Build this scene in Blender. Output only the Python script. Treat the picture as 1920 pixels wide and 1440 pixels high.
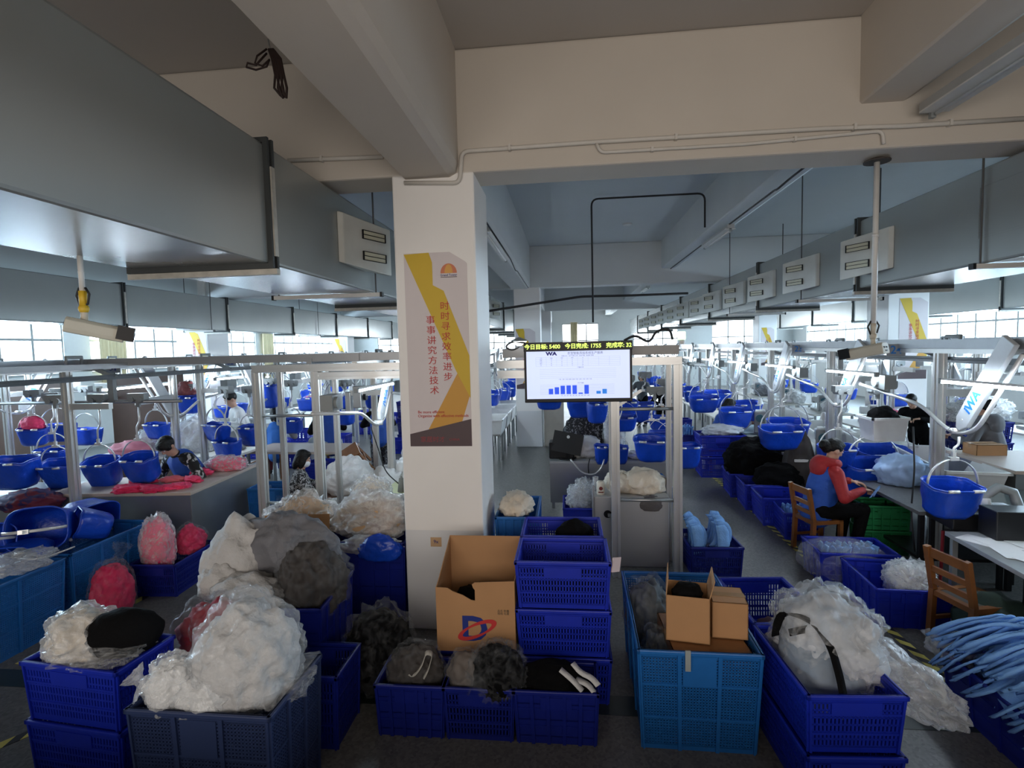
import bpy, bmesh, math, random
from math import sin, cos, pi, radians as R, sqrt, atan2
from mathutils import Vector as V, Matrix, noise as MN
random.seed(7)
for o in list(bpy.data.objects): bpy.data.objects.remove(o)
S = bpy.context.scene
C = S.collection

# ------------------------------------------------------------------ camera
FOC, PITCH, YAW, ROLL, EYE = 1000.0, .06755, .10469, -.02386, 2.55
def _cam_axes():
    cp, sp, cy, sy, cr, sr = cos(PITCH), sin(PITCH), cos(YAW), sin(YAW), cos(ROLL), sin(ROLL)
    B = Matrix(((1, 0, 0), (0, 0, -1), (0, 1, 0)))
    W = Matrix(((cy, sy, 0), (-sy, cy, 0), (0, 0, 1)))
    P = Matrix(((1, 0, 0), (0, cp, -sp), (0, sp, cp)))
    Q = Matrix(((cr, -sr, 0), (sr, cr, 0), (0, 0, 1)))
    return Q @ P @ B @ W
MC = _cam_axes()
cd = bpy.data.cameras.new('camera'); cam = bpy.data.objects.new('camera', cd); C.objects.link(cam)
cd.sensor_width = 36; cd.lens = FOC / 1920 * 36; cd.clip_start = .05; cd.clip_end = 200
rot = Matrix((MC[0], -MC[1], -MC[2])).transposed()
cam.matrix_world = Matrix.Translation((0, 0, EYE)) @ rot.to_4x4()
S.camera = cam
# ------------------------------------------------------------------ world, exposure, daylight
S.view_settings.view_transform = 'Standard'; S.view_settings.look = 'None'
S.view_settings.gamma = 1; S.view_settings.use_curve_mapping = False
S.view_settings.exposure = 1.75
S.cycles.use_denoising = True
S.cycles.max_bounces = 7; S.cycles.diffuse_bounces = 4; S.cycles.glossy_bounces = 3; S.cycles.transparent_max_bounces = 12
S.cycles.transmission_bounces = 4; S.cycles.caustics_reflective = False; S.cycles.caustics_refractive = False
S.cycles.sample_clamp_indirect = 4.0
wd = bpy.data.worlds.new('sky'); S.world = wd; wd.use_nodes = True
wd.node_tree.nodes['Background'].inputs[0].default_value = (.85, .92, 1, 1)
wd.node_tree.nodes['Background'].inputs[1].default_value = 1.6
def area(name, loc, direction, sx, sy, power, col, spread=180):
    l = bpy.data.lights.new(name, 'AREA'); l.shape = 'RECTANGLE'; l.size = sx; l.size_y = sy; l.energy = power; l.color = col; l.spread = R(spread)
    o = bpy.data.objects.new(name, l); C.objects.link(o); o.location = loc
    o.rotation_euler = V(direction).to_track_quat('-Z', 'Y').to_euler(); return o
XL, XR, YB, YF, ZC = -13.6, 13.2, 33.0, -3.0, 5.07
WIN_Z0, WIN_Z1 = 2.1, 3.95
for k, y0 in enumerate((5, 14, 23)):
    area('window_daylight', (XL - .25, y0 + 4.2, 3.02), (1, 0, 0), 8.0, 1.84, 560, (.58, .81, 1))
    area('window_daylight', (XR + .25, y0 + 4.2, 3.02), (-1, 0, 0), 8.0, 1.84, 560, (.58, .81, 1))
area('window_daylight', (0, YB + .25, 2.9), (0, -1, 0), 14, 2.0, 520, (.78, .9, 1))
area('window_daylight', (-1.0, YF + .1, 2.75), (0, 1, .12), 9.0, 2.1, 88, (1, .9, .82))

# measuring: the point that a photo pixel shows, on a plane at a known height, depth or side distance
def _ray(px, py): return MC.transposed() @ V(((px - 960) / FOC, (py - 720) / FOC, 1))
def aZ(px, py, z=0.0):
    d = _ray(px, py); return V((0, 0, EYE)) + d * ((z - EYE) / d.z)
def aY(px, py, y):
    d = _ray(px, py); return V((0, 0, EYE)) + d * (y / d.y)
def aX(px, py, x):
    d = _ray(px, py); return V((0, 0, EYE)) + d * (x / d.x)

# ------------------------------------------------------------------ mesh helpers
class MB:
    def __init__(s): s.v = []; s.f = []
    def add(s, vs, fs, M=None):
        n = len(s.v)
        s.v += [tuple(M @ V(p)) if M is not None else tuple(p) for p in vs]; s.f += [tuple(i + n for i in f) for f in fs]; return s
    def box(s, x0, y0, z0, x1, y1, z1, M=None):
        return s.add([(x0, y0, z0), (x1, y0, z0), (x1, y1, z0), (x0, y1, z0), (x0, y0, z1), (x1, y0, z1), (x1, y1, z1), (x0, y1, z1)],
                     [(3, 2, 1, 0), (4, 5, 6, 7), (0, 1, 5, 4), (1, 2, 6, 5), (2, 3, 7, 6), (3, 0, 4, 7)], M)
    def cbox(s, c, d, M=None):
        return s.box(c[0] - d[0] / 2, c[1] - d[1] / 2, c[2] - d[2] / 2, c[0] + d[0] / 2, c[1] + d[1] / 2, c[2] + d[2] / 2, M)
    def bar(s, a, b, w, h, up=(0, 0, 1)):
        a, b = V(a), V(b); d = (b - a); L = d.length; d.normalize(); u = V(up)
        x = d.cross(u)
        if x.length < 1e-4: x = d.cross(V((1, 0, 0)))
        x.normalize(); u = x.cross(d)
        M = Matrix.Translation(a) @ Matrix((x, d, u)).transposed().to_4x4()
        return s.box(-w / 2, 0, -h / 2, w / 2, L, h / 2, M)
    def tube(s, pts, r, n=8, cap=True, closed=False):
        pts = [V(p) for p in pts]; rs = r if isinstance(r, (list, tuple)) else [r] * len(pts)
        m = len(pts); rings = []; pu = None
        for i, p in enumerate(pts):
            if closed: t = pts[(i + 1) % m] - pts[i - 1]
            else: t = (pts[min(i + 1, m - 1)] - pts[max(i - 1, 0)])
            t.normalize()
            u = (pu - t * pu.dot(t)) if pu is not None else t.cross(V((0, 0, 1)))
            if u.length < 1e-3: u = t.cross(V((1, 0, 0)))
            u.normalize(); w = t.cross(u); pu = u
            rings.append([tuple(p + (u * cos(2 * pi * k / n) + w * sin(2 * pi * k / n)) * rs[i]) for k in range(n)])
        vs = [q for ring in rings for q in ring]; fs = []
        for i in range(m if closed else m - 1):
            j = (i + 1) % m
            for k in range(n):
                l = (k + 1) % n; fs.append((i * n + k, i * n + l, j * n + l, j * n + k))
        if cap and not closed: fs += [tuple(range(n))[::-1], tuple(range((m - 1) * n, m * n))]
        return s.add(vs, fs)
    def cyl(s, a, b, r, n=12, r2=None): return s.tube([a, b], [r, r if r2 is None else r2], n)
    def prism(s, poly, z0, z1, M=None):
        n = len(poly); vs = [(x, y, z0) for x, y in poly] + [(x, y, z1) for x, y in poly]
        fs = [tuple(range(n))[::-1], tuple(range(n, 2 * n))] + [(i, (i + 1) % n, n + (i + 1) % n, n + i) for i in range(n)]
        return s.add(vs, fs, M)
    def lathe(s, prof, n=16, M=None):
        vs = []; fs = []; m = len(prof)
        for r, z in prof: vs += [(r * cos(2 * pi * k / n), r * sin(2 * pi * k / n), z) for k in range(n)]
        for i in range(m - 1):
            for k in range(n):
                l = (k + 1) % n; fs.append((i * n + k, i * n + l, (i + 1) * n + l, (i + 1) * n + k))
        fs += [tuple(range(n))[::-1], tuple(range((m - 1) * n, m * n))]
        return s.add(vs, fs, M)
    def ball(s, c, r, n=12, m=8, M=None):
        c = V(c); r = V(r) if not isinstance(r, (int, float)) else V((r, r, r))
        vs = [(0, 0, -1)]; fs = []
        for i in range(1, m):
            a = -pi / 2 + pi * i / m
            vs += [(cos(a) * cos(2 * pi * k / n), cos(a) * sin(2 * pi * k / n), sin(a)) for k in range(n)]
        vs.append((0, 0, 1))
        for k in range(n):
            l = (k + 1) % n; fs.append((0, 1 + l, 1 + k)); t = 1 + (m - 2) * n; fs.append((t + k, t + l, len(vs) - 1))
        for i in range(m - 2):
            for k in range(n):
                l = (k + 1) % n; a = 1 + i * n; fs.append((a + k, a + l, a + n + l, a + n + k))
        return s.add([(c.x + p[0] * r.x, c.y + p[1] * r.y, c.z + p[2] * r.z) for p in vs], fs, M)
    def mesh(s, name, smooth=False):
        me = bpy.data.meshes.new(name); me.from_pydata(s.v, [], s.f)
        if smooth: me.polygons.foreach_set('use_smooth', [True] * len(me.polygons))
        me.update(); return me
def link(name, data, m, parent=None, loc=None, rz=None):
    o = bpy.data.objects.new(name, data); C.objects.link(o)
    if m is not None and len(data.materials) == 0: data.materials.append(m)
    if parent is not None: o.parent = parent
    if loc is not None: o.location = loc
    if rz is not None: o.rotation_euler = (0, 0, rz)
    return o
def obj(name, mb, m, parent=None, smooth=False, loc=None, rz=None):
    return link(name, mb.mesh(name, smooth), m, parent, loc, rz)
def tag(o, label, cat, group=None, kind=None):
    o['label'] = label; o['category'] = cat
    if group: o['group'] = group
    if kind: o['kind'] = kind
    return o
def thing(name, label, cat, loc=(0, 0, 0), rz=0, group=None):
    o = bpy.data.objects.new(name, None); C.objects.link(o); o.empty_display_size = .1
    o.location = loc; o.rotation_euler = (0, 0, rz) if isinstance(rz, (int, float)) else rz
    return tag(o, label, cat, group)
def struct(name, mb, m):
    o = obj(name, mb, m); o['kind'] = 'structure'; return o
_kids = {}
def dup(root, loc, rz=0, label=None, group=None, scale=None):
    r = root.copy(); C.objects.link(r); r.location = loc; r.rotation_euler = (0, 0, rz) if isinstance(rz, (int, float)) else rz
    if label: r['label'] = label
    if group: r['group'] = group
    if scale: r.scale = scale if not isinstance(scale, (int, float)) else (scale,) * 3
    for ch in list(root.children):
        c = ch.copy(); C.objects.link(c); c.parent = r
        for g in ch.children:
            d = g.copy(); C.objects.link(d); d.parent = c
    return r
def bevel(o, w=.006, seg=2):
    b = o.modifiers.new('bevel', 'BEVEL'); b.width = w; b.segments = seg; b.limit_method = 'ANGLE'; return o
def solid(o, t=.004, off=0):
    b = o.modifiers.new('solid', 'SOLIDIFY'); b.thickness = t; b.offset = off; return o
def nth(k): return ('first', 'second', 'third', 'fourth', 'fifth', 'sixth', 'seventh', 'eighth', 'ninth', 'tenth', 'eleventh', 'twelfth', 'thirteenth', 'fourteenth')[k]
# ------------------------------------------------------------------ materials
def printed(name, c1, c2, scale, thr=.5, rough=.8):
    m = bpy.data.materials.new(name); m.use_nodes = True; nt = m.node_tree; b = nt.nodes['Principled BSDF']; b.inputs['Roughness'].default_value = rough
    tc = nt.nodes.new('ShaderNodeTexCoord'); nz = nt.nodes.new('ShaderNodeTexNoise'); nz.inputs['Scale'].default_value = scale; nz.inputs['Detail'].default_value = 3; nz.inputs['Distortion'].default_value = 1.2
    rp = nt.nodes.new('ShaderNodeValToRGB'); rp.color_ramp.elements[0].position = thr - .03; rp.color_ramp.elements[1].position = thr + .03; rp.color_ramp.elements[0].color = c1 + (1,); rp.color_ramp.elements[1].color = c2 + (1,)
    nt.links.new(tc.outputs['Object'], nz.inputs['Vector']); nt.links.new(nz.outputs['Fac'], rp.inputs['Fac']); nt.links.new(rp.outputs['Color'], b.inputs['Base Color']); return m
def mat(name, col, rough=.5, metal=0, var=.12, scale=8, bump=0, bscale=60, spec=.5, emit=0, ecol=None, coat=0):
    m = bpy.data.materials.new(name); m.use_nodes = True; nt = m.node_tree; b = nt.nodes['Principled BSDF']
    b.inputs['Roughness'].default_value = rough; b.inputs['Metallic'].default_value = metal
    b.inputs['Specular IOR Level'].default_value = spec; b.inputs['Coat Weight'].default_value = coat
    tc = nt.nodes.new('ShaderNodeTexCoord'); nz = nt.nodes.new('ShaderNodeTexNoise'); nz.inputs['Scale'].default_value = scale; nz.inputs['Detail'].default_value = 4
    nt.links.new(tc.outputs['Object'], nz.inputs['Vector'])
    mx = nt.nodes.new('ShaderNodeMix'); mx.data_type = 'RGBA'
    mx.inputs[6].default_value = tuple(c * (1 - var) for c in col) + (1,); mx.inputs[7].default_value = tuple(min(1, c * (1 + var)) for c in col) + (1,)
    nt.links.new(nz.outputs['Fac'], mx.inputs[0]); nt.links.new(mx.outputs[2], b.inputs['Base Color'])
    if bump:
        n2 = nt.nodes.new('ShaderNodeTexNoise'); n2.inputs['Scale'].default_value = bscale; n2.inputs['Detail'].default_value = 6
        bp = nt.nodes.new('ShaderNodeBump'); bp.inputs['Strength'].default_value = bump; bp.inputs['Distance'].default_value = .02
        nt.links.new(tc.outputs['Object'], n2.inputs['Vector']); nt.links.new(n2.outputs['Fac'], bp.inputs['Height']); nt.links.new(bp.outputs['Normal'], b.inputs['Normal'])
    if emit:
        b.inputs['Emission Color'].default_value = (ecol or col) + (1,); b.inputs['Emission Strength'].default_value = emit
    return m
def plastic_film(name, tint=(.85, .87, .88), base=.16, seed=0, streak=.3, rim=.3):
    m = bpy.data.materials.new(name); m.use_nodes = True; nt = m.node_tree; nt.nodes.clear(); N = nt.nodes.new; L = nt.links.new
    out = N('ShaderNodeOutputMaterial'); mix = N('ShaderNodeMixShader'); tr = N('ShaderNodeBsdfTransparent'); pr = N('ShaderNodeBsdfPrincipled')
    tr.inputs[0].default_value = (.95, .96, .97, 1); pr.inputs['Base Color'].default_value = tint + (1,); pr.inputs['Roughness'].default_value = .06; pr.inputs['Specular IOR Level'].default_value = 1.0
    tc = N('ShaderNodeTexCoord'); nz = N('ShaderNodeTexNoise'); nz.noise_dimensions = '4D'; nz.inputs['W'].default_value = seed; nz.inputs['Scale'].default_value = 8; nz.inputs['Detail'].default_value = 4; nz.inputs['Distortion'].default_value = 2.6
    L(tc.outputs['Object'], nz.inputs['Vector'])
    rp = N('ShaderNodeValToRGB'); rp.color_ramp.elements[0].position = .42; rp.color_ramp.elements[0].color = (base, base, base, 1); rp.color_ramp.elements[1].position = .72; rp.color_ramp.elements[1].color = (min(1, base + streak),) * 3 + (1,)
    L(nz.outputs['Fac'], rp.inputs['Fac'])
    lw = N('ShaderNodeLayerWeight'); lw.inputs['Blend'].default_value = .35
    ad = N('ShaderNodeMath'); ad.operation = 'MULTIPLY_ADD'; ad.inputs[1].default_value = rim; ad.use_clamp = True
    L(lw.outputs['Facing'], ad.inputs[0]); L(rp.outputs['Color'], ad.inputs[2]); L(ad.outputs[0], mix.inputs[0])
    bp = N('ShaderNodeBump'); bp.inputs['Strength'].default_value = .8; bp.inputs['Distance'].default_value = .03; L(nz.outputs['Fac'], bp.inputs['Height']); L(bp.outputs['Normal'], pr.inputs['Normal'])
    L(tr.outputs[0], mix.inputs[1]); L(pr.outputs[0], mix.inputs[2]); L(mix.outputs[0], out.inputs[0]); return m
def floor_mat():
    m = bpy.data.materials.new('terrazzo floor'); m.use_nodes = True; nt = m.node_tree; b = nt.nodes['Principled BSDF']; N = nt.nodes.new; L = nt.links.new
    tc = N('ShaderNodeTexCoord'); vo = N('ShaderNodeTexVoronoi'); vo.inputs['Scale'].default_value = 55; nz = N('ShaderNodeTexNoise'); nz.inputs['Scale'].default_value = .9; nz.inputs['Detail'].default_value = 5
    L(tc.outputs['Object'], vo.inputs['Vector']); L(tc.outputs['Object'], nz.inputs['Vector'])
    r1 = N('ShaderNodeValToRGB'); r1.color_ramp.elements[0].color = (.085, .085, .082, 1); r1.color_ramp.elements[1].color = (.18, .178, .17, 1); L(vo.outputs['Color'], r1.inputs['Fac'])
    mx = N('ShaderNodeMix'); mx.data_type = 'RGBA'; mx.blend_type = 'MULTIPLY'; mx.inputs[0].default_value = .7
    r2 = N('ShaderNodeValToRGB'); r2.color_ramp.elements[0].color = (.6, .58, .55, 1); r2.color_ramp.elements[1].color = (1.1, 1.1, 1.1, 1); L(nz.outputs['Fac'], r2.inputs['Fac'])
    L(r1.outputs['Color'], mx.inputs[6]); L(r2.outputs['Color'], mx.inputs[7]); L(mx.outputs[2], b.inputs['Base Color'])
    r3 = N('ShaderNodeMapRange'); r3.inputs[3].default_value = .3; r3.inputs[4].default_value = .5; L(nz.outputs['Fac'], r3.inputs[0]); L(r3.outputs[0], b.inputs['Roughness']); return m
def column_mat():
    m = mat('painted column', (.86, .84, .81), .6, var=.04, scale=2.5); nt = m.node_tree; b = nt.nodes['Principled BSDF']; N = nt.nodes.new; L = nt.links.new
    g = N('ShaderNodeNewGeometry'); sx = N('ShaderNodeSeparateXYZ'); L(g.outputs['Position'], sx.inputs[0])
    cmp_ = N('ShaderNodeMath'); cmp_.operation = 'LESS_THAN'; cmp_.inputs[1].default_value = .93; L(sx.outputs[2], cmp_.inputs[0])
    mx = N('ShaderNodeMix'); mx.data_type = 'RGBA'; mx.inputs[7].default_value = (.72, .73, .74, 1)
    src = b.inputs['Base Color'].links[0].from_socket; L(src, mx.inputs[6]); L(cmp_.outputs[0], mx.inputs[0]); L(mx.outputs[2], b.inputs['Base Color']); return m
def tape_mat():
    m = bpy.data.materials.new('hazard tape'); m.use_nodes = True; nt = m.node_tree; b = nt.nodes['Principled BSDF']; N = nt.nodes.new; L = nt.links.new
    g = N('ShaderNodeTexCoord'); sx = N('ShaderNodeSeparateXYZ'); L(g.outputs['Object'], sx.inputs[0])
    ad = N('ShaderNodeMath'); ad.operation = 'ADD'; L(sx.outputs[0], ad.inputs[0]); L(sx.outputs[1], ad.inputs[1])
    dv = N('ShaderNodeMath'); dv.operation = 'DIVIDE'; dv.inputs[1].default_value = .17; L(ad.outputs[0], dv.inputs[0])
    fr = N('ShaderNodeMath'); fr.operation = 'FRACT'; L(dv.outputs[0], fr.inputs[0]); gt = N('ShaderNodeMath'); gt.operation = 'GREATER_THAN'; gt.inputs[1].default_value = .5; L(fr.outputs[0], gt.inputs[0])
    mx = N('ShaderNodeMix'); mx.data_type = 'RGBA'; mx.inputs[6].default_value = (.02, .02, .02, 1); mx.inputs[7].default_value = (.62, .55, .12, 1); L(gt.outputs[0], mx.inputs[0]); L(mx.outputs[2], b.inputs['Base Color']); b.inputs['Roughness'].default_value = .4; return m
M_ = {}
def mt(key, *a, **k):
    if key not in M_: M_[key] = mat(key, *a, **k)
    return M_[key]
plaster = mat('wall plaster', (.57, .52, .455), .75, var=.07, scale=1.3)
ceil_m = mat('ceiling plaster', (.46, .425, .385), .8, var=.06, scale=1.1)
ceil_led_tint = mat('hall ceiling LED tint', (.6, .64, .66), .8, var=.05, scale=1.1); plaster_led_tint = mat('hall beam LED tint', (.6, .62, .62), .75, var=.06, scale=1.3)  # cooler, lighter copies of the plasters; bluish LED light is put into their colour
wall_m = mat('far wall paint', (.5, .5, .48), .7, var=.05)
duct_m = mat('duct sheet', (.33, .345, .33), .27, .4, var=.08, scale=1.5)
duct_dark = mat('duct flange', (.045, .05, .05), .6, .3)
duct_pale = mat('duct angle iron', (.42, .4, .35), .5, .2, var=.4, scale=14)
alu = mat('aluminium profile', (.62, .62, .6), .32, .55, var=.05)
alu_dark = mat('aluminium groove', (.2, .2, .2), .4, .5)
rail_m = mat('galvanised rail', (.36, .37, .38), .4, .6)
steel = mat('brushed steel', (.42, .43, .43), .33, .8, var=.2, scale=3)
blackp = mat('black plastic', (.006, .006, .007), .4, spec=.3)
black_rub = mat('black rubber', (.015, .015, .016), .6)
whitep = mat('white plastic', (.72, .73, .72), .4)
greyp = mat('grey plastic', (.25, .27, .27), .45)
blue_crate = mat('blue crate plastic', (.006, .022, .4), .45, var=.18)
blue2_crate = mat('deep blue crate plastic', (.004, .013, .21), .45, var=.18)
navy_crate = mat('navy crate plastic', (.022, .038, .11), .5, var=.15)
aqua_crate = mat('azure bin plastic', (.012, .13, .42), .42, var=.15)
bag_blue = mat('blue coated cloth', (.008, .06, .5), .3, var=.25, scale=7, bump=.5, bscale=14)
bag_in = mat('blue cloth lining', (.004, .014, .12), .6)
card = mat('cardboard', (.42, .225, .1), .75, var=.1, scale=5)
card_in = mat('cardboard inner', (.36, .2, .1), .8, var=.1)
red_pk = mat('crimson fabric', (.62, .015, .09), .7, var=.15, bump=.3)
pink = mat('pink fabric', (.85, .06, .17), .7, var=.15, bump=.3)
white_cl = mat('white cloth', (.68, .68, .67), .8, var=.1, scale=6, bump=.5, bscale=25)
cream_cl = mat('cream cloth', (.66, .58, .47), .8, var=.12, scale=6, bump=.5, bscale=25)
grey_cl = mat('grey cloth', (.16, .16, .175), .8, var=.3, scale=5, bump=.5, bscale=25)
lgrey_cl = mat('pale grey cloth', (.5, .49, .48), .8, var=.2, scale=7, bump=.6, bscale=30)
dark_cl = mat('black cloth', (.0035, .0035, .004), .9, bump=.4, bscale=30, spec=.12)
tan_cl = mat('tan cloth', (.55, .36, .2), .8, var=.2, bump=.5, bscale=20)
sky_cl = mat('light blue knit', (.2, .42, .8), .8, var=.15, scale=20, bump=.4, bscale=80)
film = plastic_film('clear plastic film'); film_d = plastic_film('thin clear film', base=.05, seed=3, streak=.22, rim=.22); film_k = plastic_film('clear film on dark goods', (.6, .62, .64), base=.0, seed=4, streak=.1, rim=.12); film_w = plastic_film('milky film', base=.3, seed=5, streak=.35)
wood = mat('varnished wood', (.2, .075, .02), .35, var=.3, scale=9)
tabletop = mat('pale laminate', (.5, .42, .36), .5, var=.05)
wtop = mat('white laminate', (.7, .68, .62), .45, var=.05)
green_p = mat('green crate plastic', (.01, .16, .05), .45)
yellow_ink = mat('yellow print', (.62, .42, .03), .6, var=.03); amber_ink = mat('amber print', (.6, .31, .05), .6, var=.03)
brown_ink = mat('brown print', (.085, .055, .06), .6, var=.03); paper_ink = mat('pale print', (.66, .6, .6), .6, var=.03)
red_ink = mat('red print', (.5, .03, .03), .6, var=.03); blue_ink = mat('blue print', (.02, .2, .62), .5, var=.03); dkblue_ink = mat('navy print', (.015, .03, .2), .5, var=.03)
led = mat('lit LED tube', (1, 1, 1), .3, emit=28, ecol=(.74, .87, 1), var=0)
skin = mat('skin', (.52, .3, .21), .55, var=.08); hair_m = mat('black hair', (.004, .0035, .0035), .5, spec=.3, bump=.6, bscale=40)
curtain_m = mat('yellow curtain', (.6, .5, .3), .8)
paper = mat('white paper', (.75, .75, .74), .7, var=.03)
tube_m = mat('white steel tube', (.72, .73, .72), .25, .3)
# ================================================================== the setting
struct('floor', MB().box(XL - .3, YF - .3, -.2, XR + .3, YB + .3, 0), floor_mat())
struct('ceiling', MB().box(XL - .3, YF - .3, ZC, XR + .3, 4.8, ZC + .2), ceil_m); struct('ceiling_2', MB().box(XL - .3, 4.8, ZC, XR + .3, YB + .3, ZC + .2), ceil_led_tint)
shade_block_m = mat('shade block concrete', (.2, .19, .18), .8); struct('unseen_shade_block', MB().box(-6, YF, 0, 6, 1.15, 1.05), shade_block_m)  # unseen block added below the frame to shade the front floor and crates
def side_wall(name, x0, x1, bays):
    m = MB(); m.box(x0, YF - .3, 0, x1, YB + .3, WIN_Z0); m.box(x0, YF - .3, WIN_Z1, x1, YB + .3, ZC)
    ys = [YF - .3]
    for a, b in bays: ys += [a, b]
    ys.append(YB + .3)
    for i in range(0, len(ys), 2): m.box(x0, ys[i], WIN_Z0, x1, ys[i + 1], WIN_Z1)
    struct(name, m, wall_m)
BAYS = [(5, 13.2), (14, 22.2), (23, 31.2)]
side_wall('wall_left', XL - .15, XL, BAYS); side_wall('wall_right', XR, XR + .15, BAYS)
bx = [(-12, -9.5), (-5.2, -3.2), (-.3, 1.9), (4, 6.6), (8.6, 11.4)]
m = MB(); m.box(XL, YB, 0, XR, YB + .15, 1.6); m.box(XL, YB, WIN_Z1, XR, YB + .15, ZC); xs = [XL] + [v for b in bx for v in b] + [XR]
for i in range(0, len(xs), 2): m.box(xs[i], YB, 1.6, xs[i + 1], YB + .15, WIN_Z1)
struct('wall_back', m, wall_m); struct('wall_front', MB().box(XL, YF - .15, 0, XR, YF, ZC), wall_m)
glass = plastic_film('window glass', base=.02)
wn = 0
win_bar = mat('window frame paint', (.22, .23, .22), .5)
for xw, sgn in ((XL, 1), (XR, -1)):
    for a, b in BAYS:
        wn += 1; m = MB(); n = int((b - a) / .78)
        for k in range(n + 1):
            y = a + (b - a) * k / n; m.cbox((xw - .06 * sgn, y, (WIN_Z0 + WIN_Z1) / 2), (.05, .06, WIN_Z1 - WIN_Z0))
        for z in (WIN_Z0 + .03, 3.05, WIN_Z1 - .03): m.cbox((xw - .06 * sgn, (a + b) / 2, z), (.045, b - a, .06))
        struct('window_%d' % wn, m, win_bar)
        g = struct('window_pane_%d' % wn, MB().box(xw - .14 * sgn - .003, a, WIN_Z0, xw - .14 * sgn + .003, b, WIN_Z1), glass)
for a, b in bx:
    wn += 1; m = MB()
    for k in range(4): m.cbox((a + (b - a) * k / 3, YB + .06, 2.75), (.06, .05, 2.4))
    for z in (1.63, 2.9, 3.92): m.cbox(((a + b) / 2, YB + .06, z), (b - a, .05, .06))
    struct('window_%d' % wn, m, win_bar)
cn = 0
def curtain(x, y, along_y, w, label):
    n = 24; m = MB(); vs = []
    for k in range(n + 1):
        t = -w / 2 + w * k / n; d = .04 * sin(k * 1.9)
        p = (x + d, y + t) if along_y else (x + t, y + d)
        vs += [(p[0], p[1], 1.2), (p[0], p[1], 4.02)]
    m.add(vs, [(2 * k, 2 * k + 2, 2 * k + 3, 2 * k + 1) for k in range(n)])
    o = solid(obj('window_curtain', m, curtain_m, smooth=True), .006); tag(o, label, 'curtain', 'curtains at the windows')
curtain(XL + .15, 14.6, 1, .9, 'cream curtain beside the poster column at the left windows')
curtain(XL + .15, 22.9, 1, .8, 'cream curtain further down the left window wall')
curtain(XR - .15, 14.5, 1, 1.3, 'cream curtain drawn beside the right poster column')
curtain(XR - .15, 22.6, 1, 1.0, 'pale yellow curtain deeper along the right windows')
curtain(.42, YB - .06, 0, .42, 'narrow tan curtain in the far end window above the monitor')
curtain(-2.9, YB - .06, 0, .5, 'tan curtain at the far end window behind the white column')
# columns and beams
colm = column_mat()
cols = [(-1.13, 4.96, .72), (-1.0, 13.86, .66), (7.95, 13.9, .9), (-10.05, 13.9, .9), (8.05, 22.9, .7), (-9.9, 22.9, .7), (-1.0, 22.9, .66)]
for k, (x, y, w) in enumerate(cols):
    o = bevel(struct('column_%d' % (k + 1), MB().box(x - w / 2, y - w / 2, 0, x + w / 2, y + w / 2, 4.06 if k == 0 else ZC), colm), .015)
for k, y in enumerate((4.6, 13.5, 22.5)):
    bevel(struct('beam_cross_%d' % (k + 1), MB().box(XL, y, 4.05, XR, y + .42, ZC), plaster if k == 0 else plaster_led_tint), .02)
bk = 0
for y0, y1 in ((YF, 4.6), (5.02, 13.5), (13.92, 22.5), (22.92, YB)):
    for x0, x1, z in ((-1.38, -.9, 4.02), (2.32, 2.72, 4.4), (7.7, 8.2, 4.05), (-5.2, -4.8, 4.4), (-10.3, -9.8, 4.05)):
        bk += 1; m = MB(); m.prism([(x0, ZC), (x0 + .0, z + .015), (x0 + .015, z), (x1 - .08, z), (x1 - .02, z + .03), (x1, z + .1), (x1, ZC)], 0, 1)
        m.v = [(p[0], y0 + p[2] * (y1 - y0), p[1]) for p in m.v]
        struct('beam_depth_%d' % bk, m, plaster if y0 < 4 else plaster_led_tint)
# floor markings
band = mat('dark green terrazzo', (.018, .028, .026), .3)
struct('floor_band_1', MB().box(XL, 3.57, 0, XR, 3.78, .002), band)
tp = tape_mat()
def tape(label, a, b, w=.075):
    a, b = V(a), V(b); d = b - a; o = obj('hazard_tape', MB().box(-w / 2, 0, 0, w / 2, d.length, .003), tp); o.location = (a.x, a.y, .001); o.rotation_euler[2] = atan2(d.y, d.x) - pi / 2
    tag(o, label, 'floor tape')
tape('black and yellow tape along the right edge of the aisle', (2.78, 3.98), (2.66, 20))
tape('black and yellow tape on floor beside the left azure bins', (-4.62, 3.85), (-4.5, 5.2))
tape('short yellow tape strip on floor left of the stacked blue crates', (-3.95, 2.75), (-3.5, 3.4))
tape('black and yellow tape at the foot of the steel clad table', (-4.45, 5.6), (-4.1, 9))
# stains on the column, little tape label
o = obj('paper_label', MB().box(0, 0, 0, .1, .002, .085), tan_cl); o.location = (-1.255, 4.597, .78); tag(o, 'torn tan sticker on the grey base of the white column', 'sticker')
def text(name, body, size, m, loc, rx=pi / 2, rz=0, parent=None, align='CENTER', ext=.0008, sx=1, bold=0, ry=0):
    c = bpy.data.curves.new(name, 'FONT'); c.body = body; c.size = size; c.extrude = ext; c.align_x = align; c.align_y = 'CENTER'; c.offset = bold; c.resolution_u = 3
    f = bpy.data.objects.new(name + '_outline', c); C.objects.link(f); bpy.context.view_layer.update()
    me = bpy.data.meshes.new_from_object(f.evaluated_get(bpy.context.evaluated_depsgraph_get())); bpy.data.objects.remove(f)
    me.materials.clear(); o = link(name, me, m, parent); o.location = loc; o.rotation_euler = (rx, ry, rz); o.scale = (sx, 1, 1)
    return o
text('handwriting', '9x', .045, dkblue_ink, (.05, -.002, .045), parent=o)
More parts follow.
